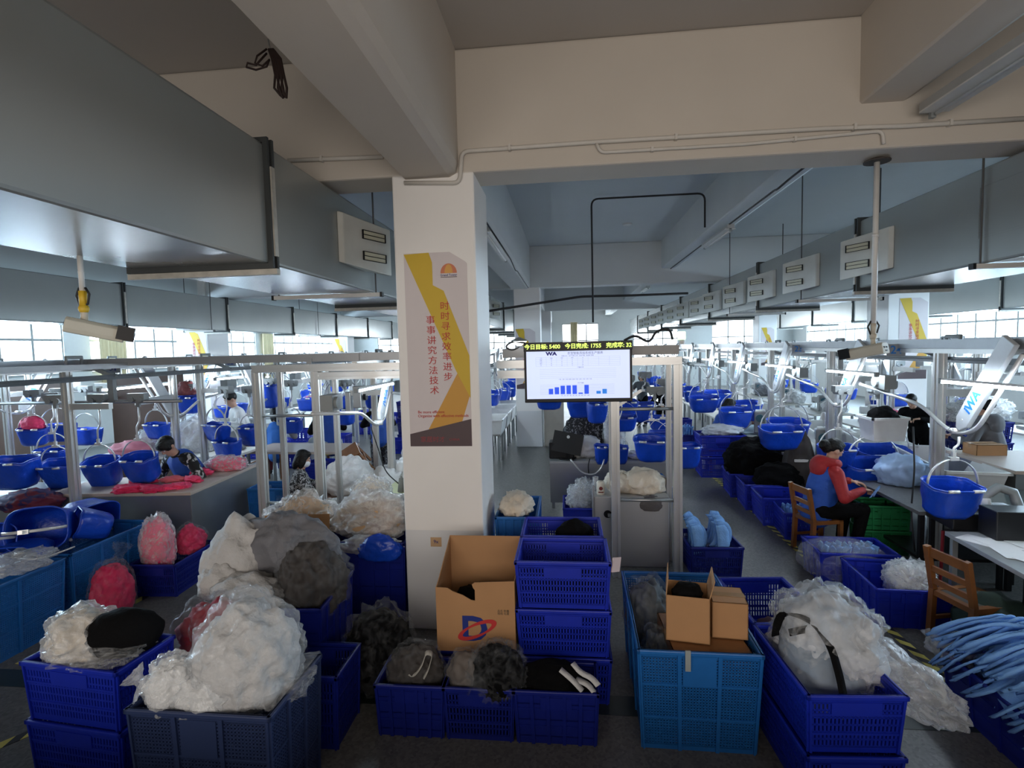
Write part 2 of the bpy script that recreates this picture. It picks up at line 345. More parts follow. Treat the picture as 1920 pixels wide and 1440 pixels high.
# posters
def poster(x, y, z, w, label, full=True):
    """board 0..w wide, h tall, seen from -Y"""
    k = w / .545; h = 1.665 * k
    t = thing('wall_poster', label, 'poster', (x, y, z), 0, 'slogan posters on the columns')
    def poly(name, pts, m, d, d0=0):
        q = MB().prism([(px * w, (1 - py) * h) for px, py in pts], d0, d); q.v = [(p[0], -p[2], p[1]) for p in q.v]; return obj(name, q, m, t)
    poly('board', [(0, 0), (.73, 0), (.97, .05), (1, .06), (1, 1), (0, 1)], paper_ink, .006)
    poly('yellow_band', [(0, .005), (.4, 0), (.45, .05), (.45, .165), (.62, .195), (1, .53), (1, .75), (.77, .6)], yellow_ink, .0085, .0062)
    poly('amber_band', [(.8, .62), (.99, .735), (.84, .885), (.24, .95)], amber_ink, .0075, .0062)
    poly('brown_base', [(0, .935), (1, .858), (1, 1), (0, 1)], brown_ink, .009, .0062)
    d = -.011
    if full:
        for i, ch in enumerate('时时寻求效率进步'): text('red_character', ch, .076 * k, red_ink, ((.63 + .003 * i) * w, d, (1 - (.275 + .052 * i)) * h), parent=t, sx=1.1)
        for i, ch in enumerate('事事讲究方法技术'): text('red_character', ch, .076 * k, red_ink, ((.395 + .004 * i) * w, d, (1 - (.345 + .052 * i)) * h), parent=t, sx=1.1)
        text('slogan_line', 'Be more efficient\nOrganize with effective methods', .034 * k, red_ink, (.14 * w, d, (1 - .83) * h), parent=t, align='LEFT')
        text('brand_line', '家居时才', .055 * k, mt('dull red print', (.3, .04, .05), .6), (.37 * w, d, .035 * h), parent=t); text('brand_line', 'CHINA', .03 * k, mt('dull red print', (.3, .04, .05), .6), (.72 * w, d, .035 * h), parent=t)
        q = MB(); n = 16; q.prism([(.13 * w * cos(pi * i / n), .13 * w * sin(pi * i / n) * 1.15) for i in range(n + 1)], 0, .0025); q.v = [(p[0] + .71 * w, -.0062 - p[2], p[1] + .893 * h) for p in q.v]; obj('sun_emblem', q, mt('sun print', (.62, .2, .1), .6), t)
        q = MB(); q.prism([(.065 * w * cos(pi * i / n), .12 * w * sin(pi * i / n) * 1.15) for i in range(n + 1)], 0, .0032); q.v = [(p[0] + .71 * w, -.0062 - p[2], p[1] + .893 * h) for p in q.v]; obj('sun_emblem', q, mt('sun core print', (.7, .36, .08), .6), t)
        text('emblem_caption', 'Grand Tower', .026 * k, dkblue_ink, (.71 * w, d, .883 * h), parent=t); obj('emblem_rule', MB().box(.58 * w, -.0085, .872 * h, .84 * w, -.0062, .875 * h), brown_ink, t)
    else:
        text('red_character', '时\n时\n寻\n求\n效\n率\n进\n步', .076 * k, red_ink, (.64 * w, d, .55 * h), parent=t); text('red_character', '事\n事\n讲\n究\n方\n法\n技\n术', .076 * k, red_ink, (.4 * w, d, .5 * h), parent=t)
    return t
poster(-1.405, 4.6, 1.695, .555, 'tall white slogan poster with yellow band on the near white column')
poster(-1.3, 13.53, 1.5, .5, 'yellow and white poster on the far centre column beside the monitor', False)
poster(7.75, 13.45, 1.6, .62, 'white and yellow poster on the far right column', False)
poster(-10.25, 13.45, 1.6, .62, 'white and yellow poster on the far left column', False)
poster(7.8, 22.55, 1.6, .5, 'small distant poster on the deepest right column', False)
poster(-10.15, 22.55, 1.6, .5, 'small distant poster on the deepest left column', False)
# ================================================================== air ducts
def duct(xa, width, z0, z1, yfl, side, label, vents=(), vlabel=''):
    """xa = x of the face towards the aisle, side=+1 when that face looks to +x"""
    t = thing('air_duct', label, 'air duct', (xa, 0, 0)); w = -width * side; y0, y1 = yfl[0], yfl[-1]
    a, b = min(0, w), max(0, w)
    for i in range(len(yfl) - 1): bevel(obj('duct_section', MB().box(a, yfl[i] + .02, z0, b, yfl[i + 1] - .02, z1), duct_m, t), .02)
    for y in yfl[1:-1]:
        m = MB(); e = .035
        for d in (-.03, .03):
            m.box(a - e, y + d - .012, z0 - e, b + e, y + d + .012, z0); m.box(a - e, y + d - .012, z1, b + e, y + d + .012, z1 + e)
            m.box(a - e, y + d - .012, z0, a, y + d + .012, z1); m.box(b, y + d - .012, z0, b + e, y + d + .012, z1)
        f = obj('duct_flange', m, duct_dark, t)
        obj('angle_iron', MB().box(a - .05, y - .02, z0 - .075, b + .05, y + .02, z0 - .036), duct_pale, t)
        obj('joint_seal', MB().box(min(.03 * side, .046 * side), y - .022, z0 + .05, max(.03 * side, .046 * side), y + .022, z1 - .16), duct_pale, t)
    for (y, zc, w_) in vents:
        s = side; h = .46
        # wedge box that turns its grille down the aisle
        m = MB(); yo = .17
        prof = [(y - w_ / 2, 0), (y + w_ / 2, 0), (y + w_ / 2 - .03, .3), (y - w_ / 2 + .02, .05)]
        m.prism(prof, zc - h / 2, zc + h / 2); m.v = [(p[1] * s, p[0], p[2] - (p[1] * .22)) for p in m.v]
        if s < 0: m.f = [f[::-1] for f in m.f]
        v = bevel(obj('vent_box', m, mt('vent paint', (.5, .5, .46), .5, var=.15, scale=6), t), .01)
        A = V(((.05 + .25 * .22) * s, y - w_ / 2 + .02 + (w_ - .05) * .22, zc)); B = V((.3 * s, y + w_ / 2 - .03, zc)); d = (B - A); L = d.length; d.normalize(); nrm = d.cross(V((0, 0, 1))) * (1 if s > 0 else -1)
        if nrm.x * s < 0: nrm = -nrm
        g = MB()
        for r in range(2):
            zc2 = zc - .04 + (.1 if r else -.1)
            Mx = Matrix.Translation(A + d * L / 2 + nrm * .012 + V((0, 0, zc2 - zc))) @ Matrix((d, nrm, V((0, 0, 1)))).transposed().to_4x4()
            g.cbox((0, 0, .04), (L * .62, .012, .006), Mx); g.cbox((0, 0, -.04), (L * .62, .012, .006), Mx); g.cbox((0, 0, 0), (L * .62, .012, .006), Mx)
            for q in (-.31, .31): g.cbox((q * L, 0, 0), (.01, .014, .085), Mx)
        obj('louvre', g, blackp, v)
        for r in range(2):
            zc2 = zc - .04 + (.1 if r else -.1)
            Mx = Matrix.Translation(A + d * L / 2 + nrm * .006 + V((0, 0, zc2 - zc))) @ Matrix((d, nrm, V((0, 0, 1)))).transposed().to_4x4()
            obj('louvre_blade', MB().cbox((0, 0, 0), (L * .6, .01, .08), Mx), mt('vent blade', (.5, .48, .36), .5), v)
    return t
F1 = [-2.9, .2] + [3.61 + 3.45 * k for k in range(9)]
L1 = duct(-2.06, 1.04, 3.18, 4.0, F1, 1, 'big grey sheet metal air duct overhead on the near left', [(y, 3.6, .62) for y in (5.05, 8.6, 10.3, 12.0, 14.0)])
R1 = duct(3.58, 1.04, 3.18, 4.0, F1, -1, 'grey air duct with vent boxes overhead right of the aisle', [(y, 3.56, .58) for y in (6.62, 8.35, 9.95, 11.5, 13.2, 14.6, 16.4, 18, 19.8, 21.4, 23.2, 25)])
L2 = duct(-8.9, .62, 3.18, 4.02, [3.5, 6.7, 10.0, 13.3, 16.7, 20, 23.3, 26.6, 29.8], 1, 'second grey air duct farther left below the ceiling')
R2 = duct(10.2, 1.0, 3.2, 4.02, [6.8, 10.2, 13.8, 17, 20.4, 23.6, 27, 30], -1, 'second grey air duct farther right near the windows')
obj('access_panel', MB().box(-.0025, 4.62, 3.42, 0, 5.1, 3.82).box(-.004, 4.6, 3.40, -.001, 4.605, 3.84).box(-.004, 5.115, 3.40, -.001, 5.12, 3.84).box(-.004, 4.6, 3.40, -.001, 5.12, 3.405).box(-.004, 4.6, 3.835, -.001, 5.12, 3.84), duct_m, R1)
def trapeze(x, y, z, w, label, rods=(1, 1)):
    t = thing('duct_hanger', label, 'duct hanger', (x, y, z))
    obj('strut', MB().box(-w / 2, -.025, -.02, w / 2, .025, .02), mt('strut paint', (.62, .6, .56), .45), t)
    for s in (-1, 1): obj('end_cap', MB().box(s * w / 2 - .012, -.03, -.026, s * w / 2 + .012, .03, .026), blackp, t)
    for s, r in zip((-1, 1), rods):
        if r: obj('rod', MB().cyl((s * (w / 2 - .06), 0, 0), (s * (w / 2 - .06), 0, ZC - z), .009), mt('threaded rod', (.06, .06, .06), .5), t)
for x, y, w, l in ((-2.58, 5.6, 1.22, 'pale steel strut under the near left duct on thin rods'), (4.1, 5.05, 1.22, 'pale steel strut under the right duct hung on thin rods'),
                (4.1, 8.6, 1.22, 'second strut and rods along the right duct'), (4.1, 12.2, 1.22, 'third strut and rods along the right duct'), (-9.2, 12.6, .8, 'thin rods and strut at the far left duct'), (10.7, 12.0, 1.2, 'thin rods and strut at the far right duct'),
                (-9.2, 18.4, .8, 'deeper rods and strut at the far left duct')):
    trapeze(x, y, 3.155, w, l)
# ================================================================== things on the ceiling and beams
def arc_path(pts, r=.05, n=5):
    pts = [V(p) for p in pts]; out = [pts[0]]
    for i in range(1, len(pts) - 1):
        a, b, c = pts[i - 1], pts[i], pts[i + 1]; u = (a - b).normalized(); w = (c - b).normalized(); rr = min(r, (a - b).length / 2, (c - b).length / 2)
        for k in range(n + 1):
            t = k / n; out.append((b + u * rr) * (1 - t) ** 2 + b * 2 * t * (1 - t) + (b + w * rr) * t * t)
    return out + [pts[-1]]
pipe_m = mat('painted conduit', (.6, .57, .52), .5)
fy = 4.575
def F(px, py): p = aY(px, py, fy); return (p.x, fy, p.z)
def conduit(label, pts, r=.016, m=pipe_m, clips=True):
    t = thing('conduit_pipe', label, 'pipe'); P = arc_path(pts, .06); obj('pipe', MB().tube(P, r, 10), m, t, True)
    if clips:
        for i in range(len(pts) - 1):
            a, b = V(pts[i]), V(pts[i + 1])
            if (b - a).length > .5: obj('clip', MB().bar(a.lerp(b, .35) , a.lerp(b, .35) + (b - a).normalized() * .02, r * 3, r * 2.6), m, t)
conduit('cream conduit stepping around the column top and along the beam', [F(758, 343), F(862, 343), F(866, 284), F(1120, 266), F(1545, 241), F(1700, 236), F(1925, 222)], .018)
conduit('thin cream conduit branching low along the beam to the camera pole', [F(1118, 268), F(1126, 286), F(1400, 270), F(1655, 245), F(1657, 270)], .014)
conduit('cream conduit on the beam left of the main beam', [F(540, 301), F(718, 294)], .018)
# cable bundles hanging from the main beam at upper left
t = thing('cable_bundle', 'tangle of dark brown cable ties hanging from ceiling above the left duct', 'cable', aY(505, 88, 3.55)); t.location.z = 4.02 if False else t.location.z
b0 = aY(505, 88, 3.55)
def rel(px, py, y): return aY(px, py, y) - b0
obj('cable_loop', MB().tube([rel(500, 92, 3.55), rel(482, 105, 3.5), rel(478, 118, 3.5), rel(492, 124, 3.5), rel(505, 112, 3.5), rel(500, 125, 3.48), rel(480, 131, 3.5), rel(462, 126, 3.5), rel(464, 118, 3.5), rel(480, 122, 3.5), rel(500, 100, 3.55)], .007, 6), mt('brown cable', (.03, .015, .012), .7), t, True)
m = MB()
for k in range(6):
    o_ = (k - 2.5) * 3.2; m.tube([rel(508 + o_ * .5, 92, 3.55), rel(518 + o_, 110, 3.54), rel(524 + o_, 140, 3.53), rel(526 + o_ * 1.1 + (3 if k % 2 else -3), 165, 3.53), rel(532 + o_ * .6, 180 + k % 3 * 2, 3.53)], .0085, 6)
obj('cable_strands', m, mt('brown cable', (.03, .015, .012), .7), t, True)
obj('hook', MB().tube([rel(503, 74, 3.56), rel(506, 90, 3.55), rel(514, 96, 3.55)], .006, 6), steel, t)
# fluorescent fixtures
def batten(name, label, a, b, w=.1, h=.06, lit=False):
    a, b = V(a), V(b); t = thing(name, label, 'lamp', a); d = b - a
    obj('housing', MB().bar((0, 0, 0), d, w, h), mt('fixture paint', (.4, .4, .39), .5), t)
    obj('reflector', MB().bar(d * .02 + V((0, 0, -h * .6)), d * .98 + V((0, 0, -h * .6)), w * 1.5, .012), mt('fixture white', (.62, .62, .6), .35), t)
    obj('tube', MB().tube([d * .03 + V((0, 0, -h * .9)), d * .97 + V((0, 0, -h * .9))], .013, 8), whitep, t, True)
    for q in (0.02, .98): obj('lamp_holder', MB().bar(d * q + V((0, 0, -h * .8)), d * (q + .012) + V((0, 0, -h * .8)), .035, .05), greyp, t)
    return t
batten('batten_lamp', 'unlit strip light fixed to the beam at the upper right', (2.78, 1.6, 4.3), (2.78, 4.52, 4.3), .14, .08)
batten('batten_lamp', 'unlit strip light under the second ceiling beam', (2.52, 8.6, 4.33), (2.52, 10.2, 4.33))
batten('batten_lamp', 'small bright strip light below the far ceiling beyond the monitor', (2.52, 17, 4.34), (2.52, 18.2, 4.34))
batten('batten_lamp', 'unlit strip light on the beam behind the white column', (-.95, 6.4, 3.98), (-.95, 8.6, 3.98), .08, .05)
blk_cable = mt('black cable', (.015, .015, .016), .6)
def cable(name, label, pts, r, m=None, cat='cable'):
    o = obj(name, MB().tube(arc_path(pts, .12), r, 8), m or blk_cable, None, True); tag(o, label, cat); return o
cable('beam_cable', 'dark cable with hooks running along the second ceiling beam', [(2.5, 5.1, 4.37), (2.5, 6.4, 4.36), (2.44, 6.6, 4.3), (2.5, 6.8, 4.36), (2.5, 8.4, 4.36), (2.5, 13.3, 4.36)], .012)
cable('beam_cable', 'thin cable drooping from the beam behind the white column', [(-.9, 5.5, 3.99), (-.88, 8.6, 3.97), (-.88, 9.4, 3.9), (-.9, 10, 3.97), (-.9, 12.8, 3.97)], .01)
p = [aY(905, 585, 9.5), aY(1000, 570, 9.8), aY(1090, 556, 10), aY(1180, 554, 10.2), aY(1290, 550, 10.3)]
cable('overhead_cable', 'thick black cable slung across the aisle between the ducts', p, .022)
top = aY(1110, 458, 9.2)
cable('monitor_drop_pipe', 'thin black pipe dropping from ceiling above the monitor', [(2.28, 9.2, 4.45), (2.28, 9.2, 5.0), (top.x, 9.2, 5.0), (top.x, 9.2, 2.95)], .016)
for k, (px, py) in enumerate(((1176, 421), (1008, 487))):
    q = aZ(px, py, ZC - .02); o = obj('smoke_detector', MB().lathe([(.09, 0), (.1, .02), (.1, .03)], 20), whitep); o.location = (q.x, q.y, ZC - .031); tag(o, ('small round white detector on the ceiling right of centre', 'small round detector on the ceiling near the far beam')[k], 'detector')
# security cameras
def cctv(label, top, pole_len, yaw, pitch, yellow=False, pole_r=.022, sc=1.0):
    t = thing('security_camera', label, 'security camera', top)
    obj('pole', MB().cyl((0, 0, 0), (0, 0, -pole_len), pole_r, 12).cyl((0, 0, -pole_len * .45), (0, 0, -pole_len * .47), pole_r * 1.18, 12), mt('pole paint', (.62, .61, .58), .45), t, True)
    z = -pole_len
    obj('cable_loop', MB().tube([(.02, 0, z + .02), (.045, 0, z - .02), (.03, .0, z - .08), (-.02, 0, z - .1), (-.045, 0, z - .03), (-.02, 0, z + .02)], .007, 6), blk_cable, t, True)
    obj('joint', MB().cyl((0, 0, z), (0, 0, z - .09), .022, 10).ball((0, 0, z - .11), .03), mt('joint cream', (.55, .5, .4), .5) if not yellow else mt('yellow tape', (.65, .42, .03), .5), t, True)
    obj('joint', MB().cyl((0, 0, z - .1), (0, 0, z - .19), .02, 10), mt('joint cream', (.55, .5, .4), .5), t, True)
    Mx = Matrix.Translation((0, 0, z - .23)) @ Matrix.Rotation(yaw, 4, 'Z') @ Matrix.Rotation(pitch, 4, 'X')
    q = MB(); q.prism([(-.055, -.045), (.055, -.045), (.06, -.02), (.06, .03), (.04, .05), (-.04, .05), (-.06, .03), (-.06, -.02)], -.1, .2); q.v = [tuple(Mx @ V((p[0], p[2], p[1]))) for p in q.v]
    bevel(obj('housing', q, mt('camera cream', (.5, .48, .4), .45), t), .006)
    obj('visor', MB().box(-.068, .16, -.03, .068, .25, .058, Mx), blackp, t)
    obj('lens', MB().cyl(Mx @ V((0, .24, 0)), Mx @ V((0, .255, 0)), .03), mt('lens glass', (.01, .01, .02), .08), t)
    obj('port', MB().box(-.03, -.105, .0, -.01, -.1, .015, Mx).box(.01, -.105, .0, .03, -.1, .015, Mx).box(-.012, -.105, -.028, .012, -.1, -.015, Mx), blackp, t)
p = aY(1645, 275, 4.85)
cctv('cream security camera on long pole hung from the right beam', (p.x, 4.85, 4.05), 4.05 - aY(1646, 606, 4.85).z, R(38), R(-12))
obj('pole_flange', MB().lathe([(.1, 0), (.1, .01), (.05, .03)], 20), mt('dark rust', (.05, .04, .035), .7), bpy.data.objects['security_camera'], loc=(0, 0, -.03))
p = aX(150, 486, -2.98)
cctv('cream security camera with yellow tape under the near left duct', (p.x, p.y, 3.18), 3.18 - aX(149, 545, -2.98).z, R(-50), R(-14), True, .016)
# ================================================================== crates and bins
_cc = {}
def crate_parts(w, d, h, kind):
    """open plastic box, origin at centre of its base; returns body, rim and plate builders"""
    key = (round(w, 2), round(d, 2), round(h, 2), kind)
    if key in _cc: return _cc[key]
    b, r, p = MB(), MB(), MB(); t = .007; tp = .93   # slight taper to the base
    def side(L, fx, nv, hs, ribs, label, sw=.0065):
        """panel along local x -L/2..L/2; fx maps (x, inset 0..t, z) to a point"""
        def bx_(x0, x1, z0, z1, o0=0., o1=t):
            q = [fx(x0, o0, z0), fx(x1, o0, z0), fx(x1, o1, z0), fx(x0, o1, z0), fx(x0, o0, z1), fx(x1, o0, z1), fx(x1, o1, z1), fx(x0, o1, z1)]
            b.add(q, [(3, 2, 1, 0), (4, 5, 6, 7), (0, 1, 5, 4), (1, 2, 6, 5), (2, 3, 7, 6), (3, 0, 4, 7)])
        for i in range(len(hs) - 1):
            z0, z1, holes = hs[i]; nz0 = hs[i + 1][0]
            if holes:
                n = nv
                for k in range(n + 1):
                    x = -L / 2 + L * k / n; bx_(max(-L / 2, x - sw), min(L / 2, x + sw), z0, nz0)
            else: bx_(-L / 2, L / 2, z0, nz0)
            if i: bx_(-L / 2, L / 2, z0 - .005, z0 + .005)
        for k in range(ribs + 1):
            x = -L / 2 + L * k / ribs; bx_(max(-L / 2, x - .012), min(L / 2, x + .012), 0, h - .02, -.011, t)
        for z in (h * .33, h * .66): bx_(-L / 2, L / 2, z - .006, z + .006, -.006, t)
    if kind == 'slot':
        zs = [0, .035] + [.035 + (h - .085) * k / 6 for k in range(1, 7)] + [h - .03, h]
        hs = [(z, 0, 0 < i < len(zs) - 3) for i, z in enumerate(zs)]; hole, ribs = .0215, 1
    elif kind == 'mesh':
        n = int((h - .08) / .019); zs = [0] + [.035 + (h - .085) * k / n for k in range(n + 1)] + [h - .03, h]
        hs = [(z, 0, 0 < i < len(zs) - 3) for i, z in enumerate(zs)]; hole, ribs = .019, 3
    else:
        zs = [0, .05, h * .45, h * .75, h - .03, h]; hs = [(z, 0, i in (1, 2) and kind == 'far') for i, z in enumerate(zs)]; hole, ribs = .05, 5
    for s in (-1, 1):
        def fy_(x, o, z, s=s): k = tp + (1 - tp) * z / h; return (x * k, s * (d / 2 * k - o), z)
        def fx_(x, o, z, s=s): k = tp + (1 - tp) * z / h; return (s * (w / 2 * k - o), x * k, z)
        sw = .0045 if kind == 'mesh' else .006
        side(w, fy_, max(3, int(w / hole)), hs, ribs if kind != 'slot' else 1, s < 0, sw)
        side(d, fx_, max(3, int(d / hole)), hs, ribs if kind != 'slot' else 1, 0, sw)
        pl = .13 if kind == 'slot' else .1
        if s < 0: p.box(-pl, s * (d / 2 * .985 + .006), h * .66, pl, s * (d / 2 * .985 - .012), h - .045)
    b.box(-w / 2 * tp, -d / 2 * tp, 0, w / 2 * tp, d / 2 * tp, .012)
    e = .014; z0, z1 = h - .028, h
    for s in (-1, 1):
        r.box(-w / 2 - e, s * d / 2 - (e if s < 0 else .012), z0, w / 2 + e, s * d / 2 + (e if s > 0 else .012), z1)
        r.box(s * w / 2 - (e if s < 0 else .012), -d / 2 - e, z0, s * w / 2 + (e if s > 0 else .012), d / 2 + e, z1)
    mats = None
    _cc[key] = (b.mesh('crate_body'), r.mesh('crate_rim'), p.mesh('crate_plate')); return _cc[key]
_cm = {}
def crate(label, x, y, z, w, d, h, m, kind='slot', rz=0, group='blue plastic crates', name='plastic_crate', cat='crate'):
    t = thing(name, label, cat, (x, y, z), rz, group); ms = crate_parts(w, d, h, kind)
    for n, me in zip(('body', 'rim', 'handle_plate'), ms):
        kk = (me.name, m.name)
        if kk not in _cm:
            q = me.copy(); q.materials.append(m); _cm[kk] = q
        o = link(n, _cm[kk], None, t)
        if n == 'rim': bevel(o, .006, 2)
        if n == 'handle_plate': link(n, _cm[kk], None, t, rz=pi)
    return t
def crate_c(label, fl, fr, ztop, depth, zbase, m, kind='slot', **k):
    """crate from the photo's front rim corners on a plane at the rim's height"""
    a, b = aZ(fl[0], fl[1], ztop), aZ(fr[0], fr[1], ztop); u = (b - a); u.z = 0; w = u.length - .02; u.normalize(); n = V((-u.y, u.x, 0))
    c = (a + b) / 2 + n * (depth / 2); return crate(label, c.x, c.y, zbase, w, depth - .02, ztop - zbase, m, kind, atan2(u.y, u.x), **k), c, w, atan2(u.y, u.x)
# ---- soft goods: lumpy shapes
def blob(r, seed=0, amp=.18, freq=2.2, fold=.0, ffreq=5, sub=4, flat=-.6, squash=None, stretch=(1, 1, 1)):
    bm = bmesh.new(); bmesh.ops.create_icosphere(bm, subdivisions=sub, radius=1); so = V((seed * 3.7, seed * 1.3, seed * 2.9)); r = V(r)
    for v in bm.verts:
        p = v.co.copy(); n = MN.noise(p * freq + so) * amp + MN.noise(p * freq * 2.3 + so) * amp * .45
        if fold:
            q = V((p.x * stretch[0], p.y * stretch[1], p.z * stretch[2]))
            w_ = V((MN.noise(q * 1.3 + so), MN.noise(q * 1.3 - so), MN.noise(q * 1.7 + so * .5))) * .55; q = q + w_; n += (abs(MN.noise(q * ffreq * .62 + so * 2)) ** .7 * -1.6 + .55) * fold + (abs(MN.noise(V((q.x * 1.4, q.y * 1.4, q.z * .5)) * ffreq * 1.3 + so)) * -1 + .25) * fold * .35
        p *= 1 + n
        if p.z < flat: p.z = flat + (p.z - flat) * .12
        v.co = V((p.x * r.x, p.y * r.y, (p.z - flat) * r.z))
    mb = MB(); mb.v = [tuple(v.co) for v in bm.verts]; mb.f = [tuple(v.index for v in f.verts) for f in bm.faces]; bm.free(); return mb
def heap(name, label, cat, loc, r, m, seed, rz=0, group=None, **k):
    o = obj(name, blob(r, seed, **k), m, None, True, loc, rz); return tag(o, label, cat, group)
def bagged(name, label, cat, loc, r, inner, filmm, seed, rz=0, neck=None, group=None, icol=None, sub=5, iamp=.2, fold=.1, tilt=(0, 0)):
    """goods in a clear plastic sack: film outside, the goods inside"""
    t = thing(name, label, cat, loc, (tilt[0], tilt[1], rz), group)
    if inner.name in ('black cloth', 'dark brown cloth', 'slate cloth', 'taupe cloth', 'wine cloth', 'crimson fabric'): filmm = film_k
    g = obj('contents', blob((r[0] * .92, r[1] * .92, r[2] * .92), seed, iamp, 2.0, .11, 4.5, 5 if max(r) > .15 else 4), inner, t, True)
    obj('film', blob((r[0] * 1.02, r[1] * 1.02, r[2] * 1.03), seed, iamp, 2.0, fold * 1.25, 3.6, sub, stretch=(1.3, .8, 1.5)), filmm, t, True)
    if neck:
        a, b = V(neck[0]), V(neck[1]); n = 14; q = MB(); L = (b - a).length; pts = [a.lerp(b, k / 5) for k in range(6)]
        q.tube(pts, [.11 * neck[2], .06 * neck[2], .03 * neck[2], .035 * neck[2], .06 * neck[2], .085 * neck[2]], 22, cap=False)
        for i in range(len(q.v)):
            v = V(q.v[i]); nn = MN.noise(v * 30 + V((seed, 0, 0))) * .02 * neck[2]; q.v[i] = tuple(v + V((nn, nn * .7, MN.noise(v * 22) * .015)))
        obj('neck', q, filmm, t, True)
    return t
def carton(label, loc, w, d, h, rz=0, flaps=(1, 1, 1, 1), fl=.2, ang=(.5, .5, .5, .5), open_=True, m=None, tilt=(0, 0)):
    t = thing('cardboard_box', label, 'box', loc, (tilt[0], tilt[1], rz)); m = m or card; th = .005; b = MB()
    b.box(-w / 2, -d / 2, 0, w / 2, d / 2, th)
    b.box(-w / 2, -d / 2, 0, w / 2, -d / 2 + th, h).box(-w / 2, d / 2 - th, 0, w / 2, d / 2, h).box(-w / 2, -d / 2, 0, -w / 2 + th, d / 2, h).box(w / 2 - th, -d / 2, 0, w / 2, d / 2, h)
    if not open_: b.box(-w / 2, -d / 2, h - th, w / 2, d / 2, h)
    obj('body', b, m, t)
    if not open_:
        obj('packing_tape', MB().box(-w / 2 - .001, -.03, h, w / 2 + .001, .03, h + .0015).box(w / 2, -.03, h * .7, w / 2 + .0015, .03, h).box(-w / 2 - .0015, -.03, h * .7, -w / 2, .03, h), mt('packing tape', (.34, .2, .09), .2), t)
    for i, (on, a) in enumerate(zip(flaps, ang)):
        if not on or not open_: continue
        fl_ = fl if isinstance(fl, (int, float)) else fl[i]
        L = w if i < 2 else d; q = MB().box(-L / 2, -th / 2, 0, L / 2, th / 2, fl_); f = obj('flap', q, m, t)
        s = (-1, 1, -1, 1)[i]
        if i < 2: f.location = (0, s * (d / 2 - th / 2), h); f.rotation_euler = (-s * a, 0, 0)
        else: f.location = (s * (w / 2 - th / 2), 0, h); f.rotation_euler = (s * a if False else 0, s * a, pi / 2) if False else (0, s * a, 0); f.data = MB().box(-th / 2, -L / 2, 0, th / 2, L / 2, fl_).mesh('flap'); f.data.materials.append(m)
    return t
# ------------------------------------------------------------------ foreground left
W2 = (0, 0)
c1, p1, w1, a1 = crate_c('top blue slotted crate of the stack at the lower left corner', (36, 1240), (216, 1262), .74, .42, .37, blue_crate, 'slot')
crate('bottom blue slotted crate of the stack at the lower left corner', p1.x, p1.y, 0, w1, .4, .368, blue_crate, 'slot', a1)
bagged('garment_bag', 'clear plastic bag with cream cloth in the top crate at lower left', 'bag of garments', (p1.x - .13, p1.y + .02, .66), (.2, .19, .2), cream_cl, film, 11, group='bags in lower left crates')
heap('garment_roll', 'bundle of black cloth resting on the stacked crates at lower left', 'garment', (p1.x + .13, p1.y + .04, .7), (.23, .15, .15), dark_cl, 12, .2, amp=.08, flat=-.8)
o = obj('plastic_sheet', blob((.31, .22, .07), 13, .25, 2.5, .2, 4, 5), film_d, None, True, (p1.x + .02, p1.y, .71), a1); tag(o, 'crumpled clear film lining the top crate at lower left', 'plastic sheet')
c2, p2, w2, a2 = crate_c('big navy crate with fine square holes at bottom, heaped with white bags', (232, 1330), (505, 1346), .74, .56, .02, navy_crate, 'mesh', group=None)
fx, fy2 = p2.x, p2.y
bagged('garment_bag', 'large clear bag of off-white garments heaped in the navy crate', 'bag of garments', (fx + .12, fy2 + .0, .66), (.27, .26, .34), lgrey_cl, film_d, 21, .3, group='bags in the navy crate', iamp=.16)
bagged('garment_bag', 'small knotted clear bag of white cloth at the left rim of the navy crate', 'bag of garments', (fx - .22, fy2 - .14, .68), (.15, .12, .17), white_cl, film, 22, group='bags in the navy crate', neck=((-.12, -.04, .12), (-.2, -.06, .2), .8))
bagged('garment_bag', 'milky bag of white cloth between the two bags in the navy crate', 'bag of garments', (fx - .03, fy2 - .17, .66), (.17, .1, .13), white_cl, film, 23, group='bags in the navy crate')
bagged('garment_bag', 'white bag at the back of the navy crate behind the big one', 'bag of garments', (fx - .1, fy2 + .2, .66), (.2, .14, .2), white_cl, film, 24, group='bags in the navy crate')
o = obj('plastic_sheet', blob((.16, .24, .06), 25, .3, 2.5, .2, 4, 4), film_d, None, True, (fx + .28, fy2 + .05, .68)); tag(o, 'limp clear film hanging over the right rim of the navy crate', 'plastic sheet')
# big dark crate with grey garments behind
c3, p3, w3, a3 = crate_c('deep navy bin heaped with grey garments before the left gate frame', (395, 1142), (601, 1142), .75, .66, .0, blue2_crate, 'solid', group=None, name='plastic_bin', cat='bin')
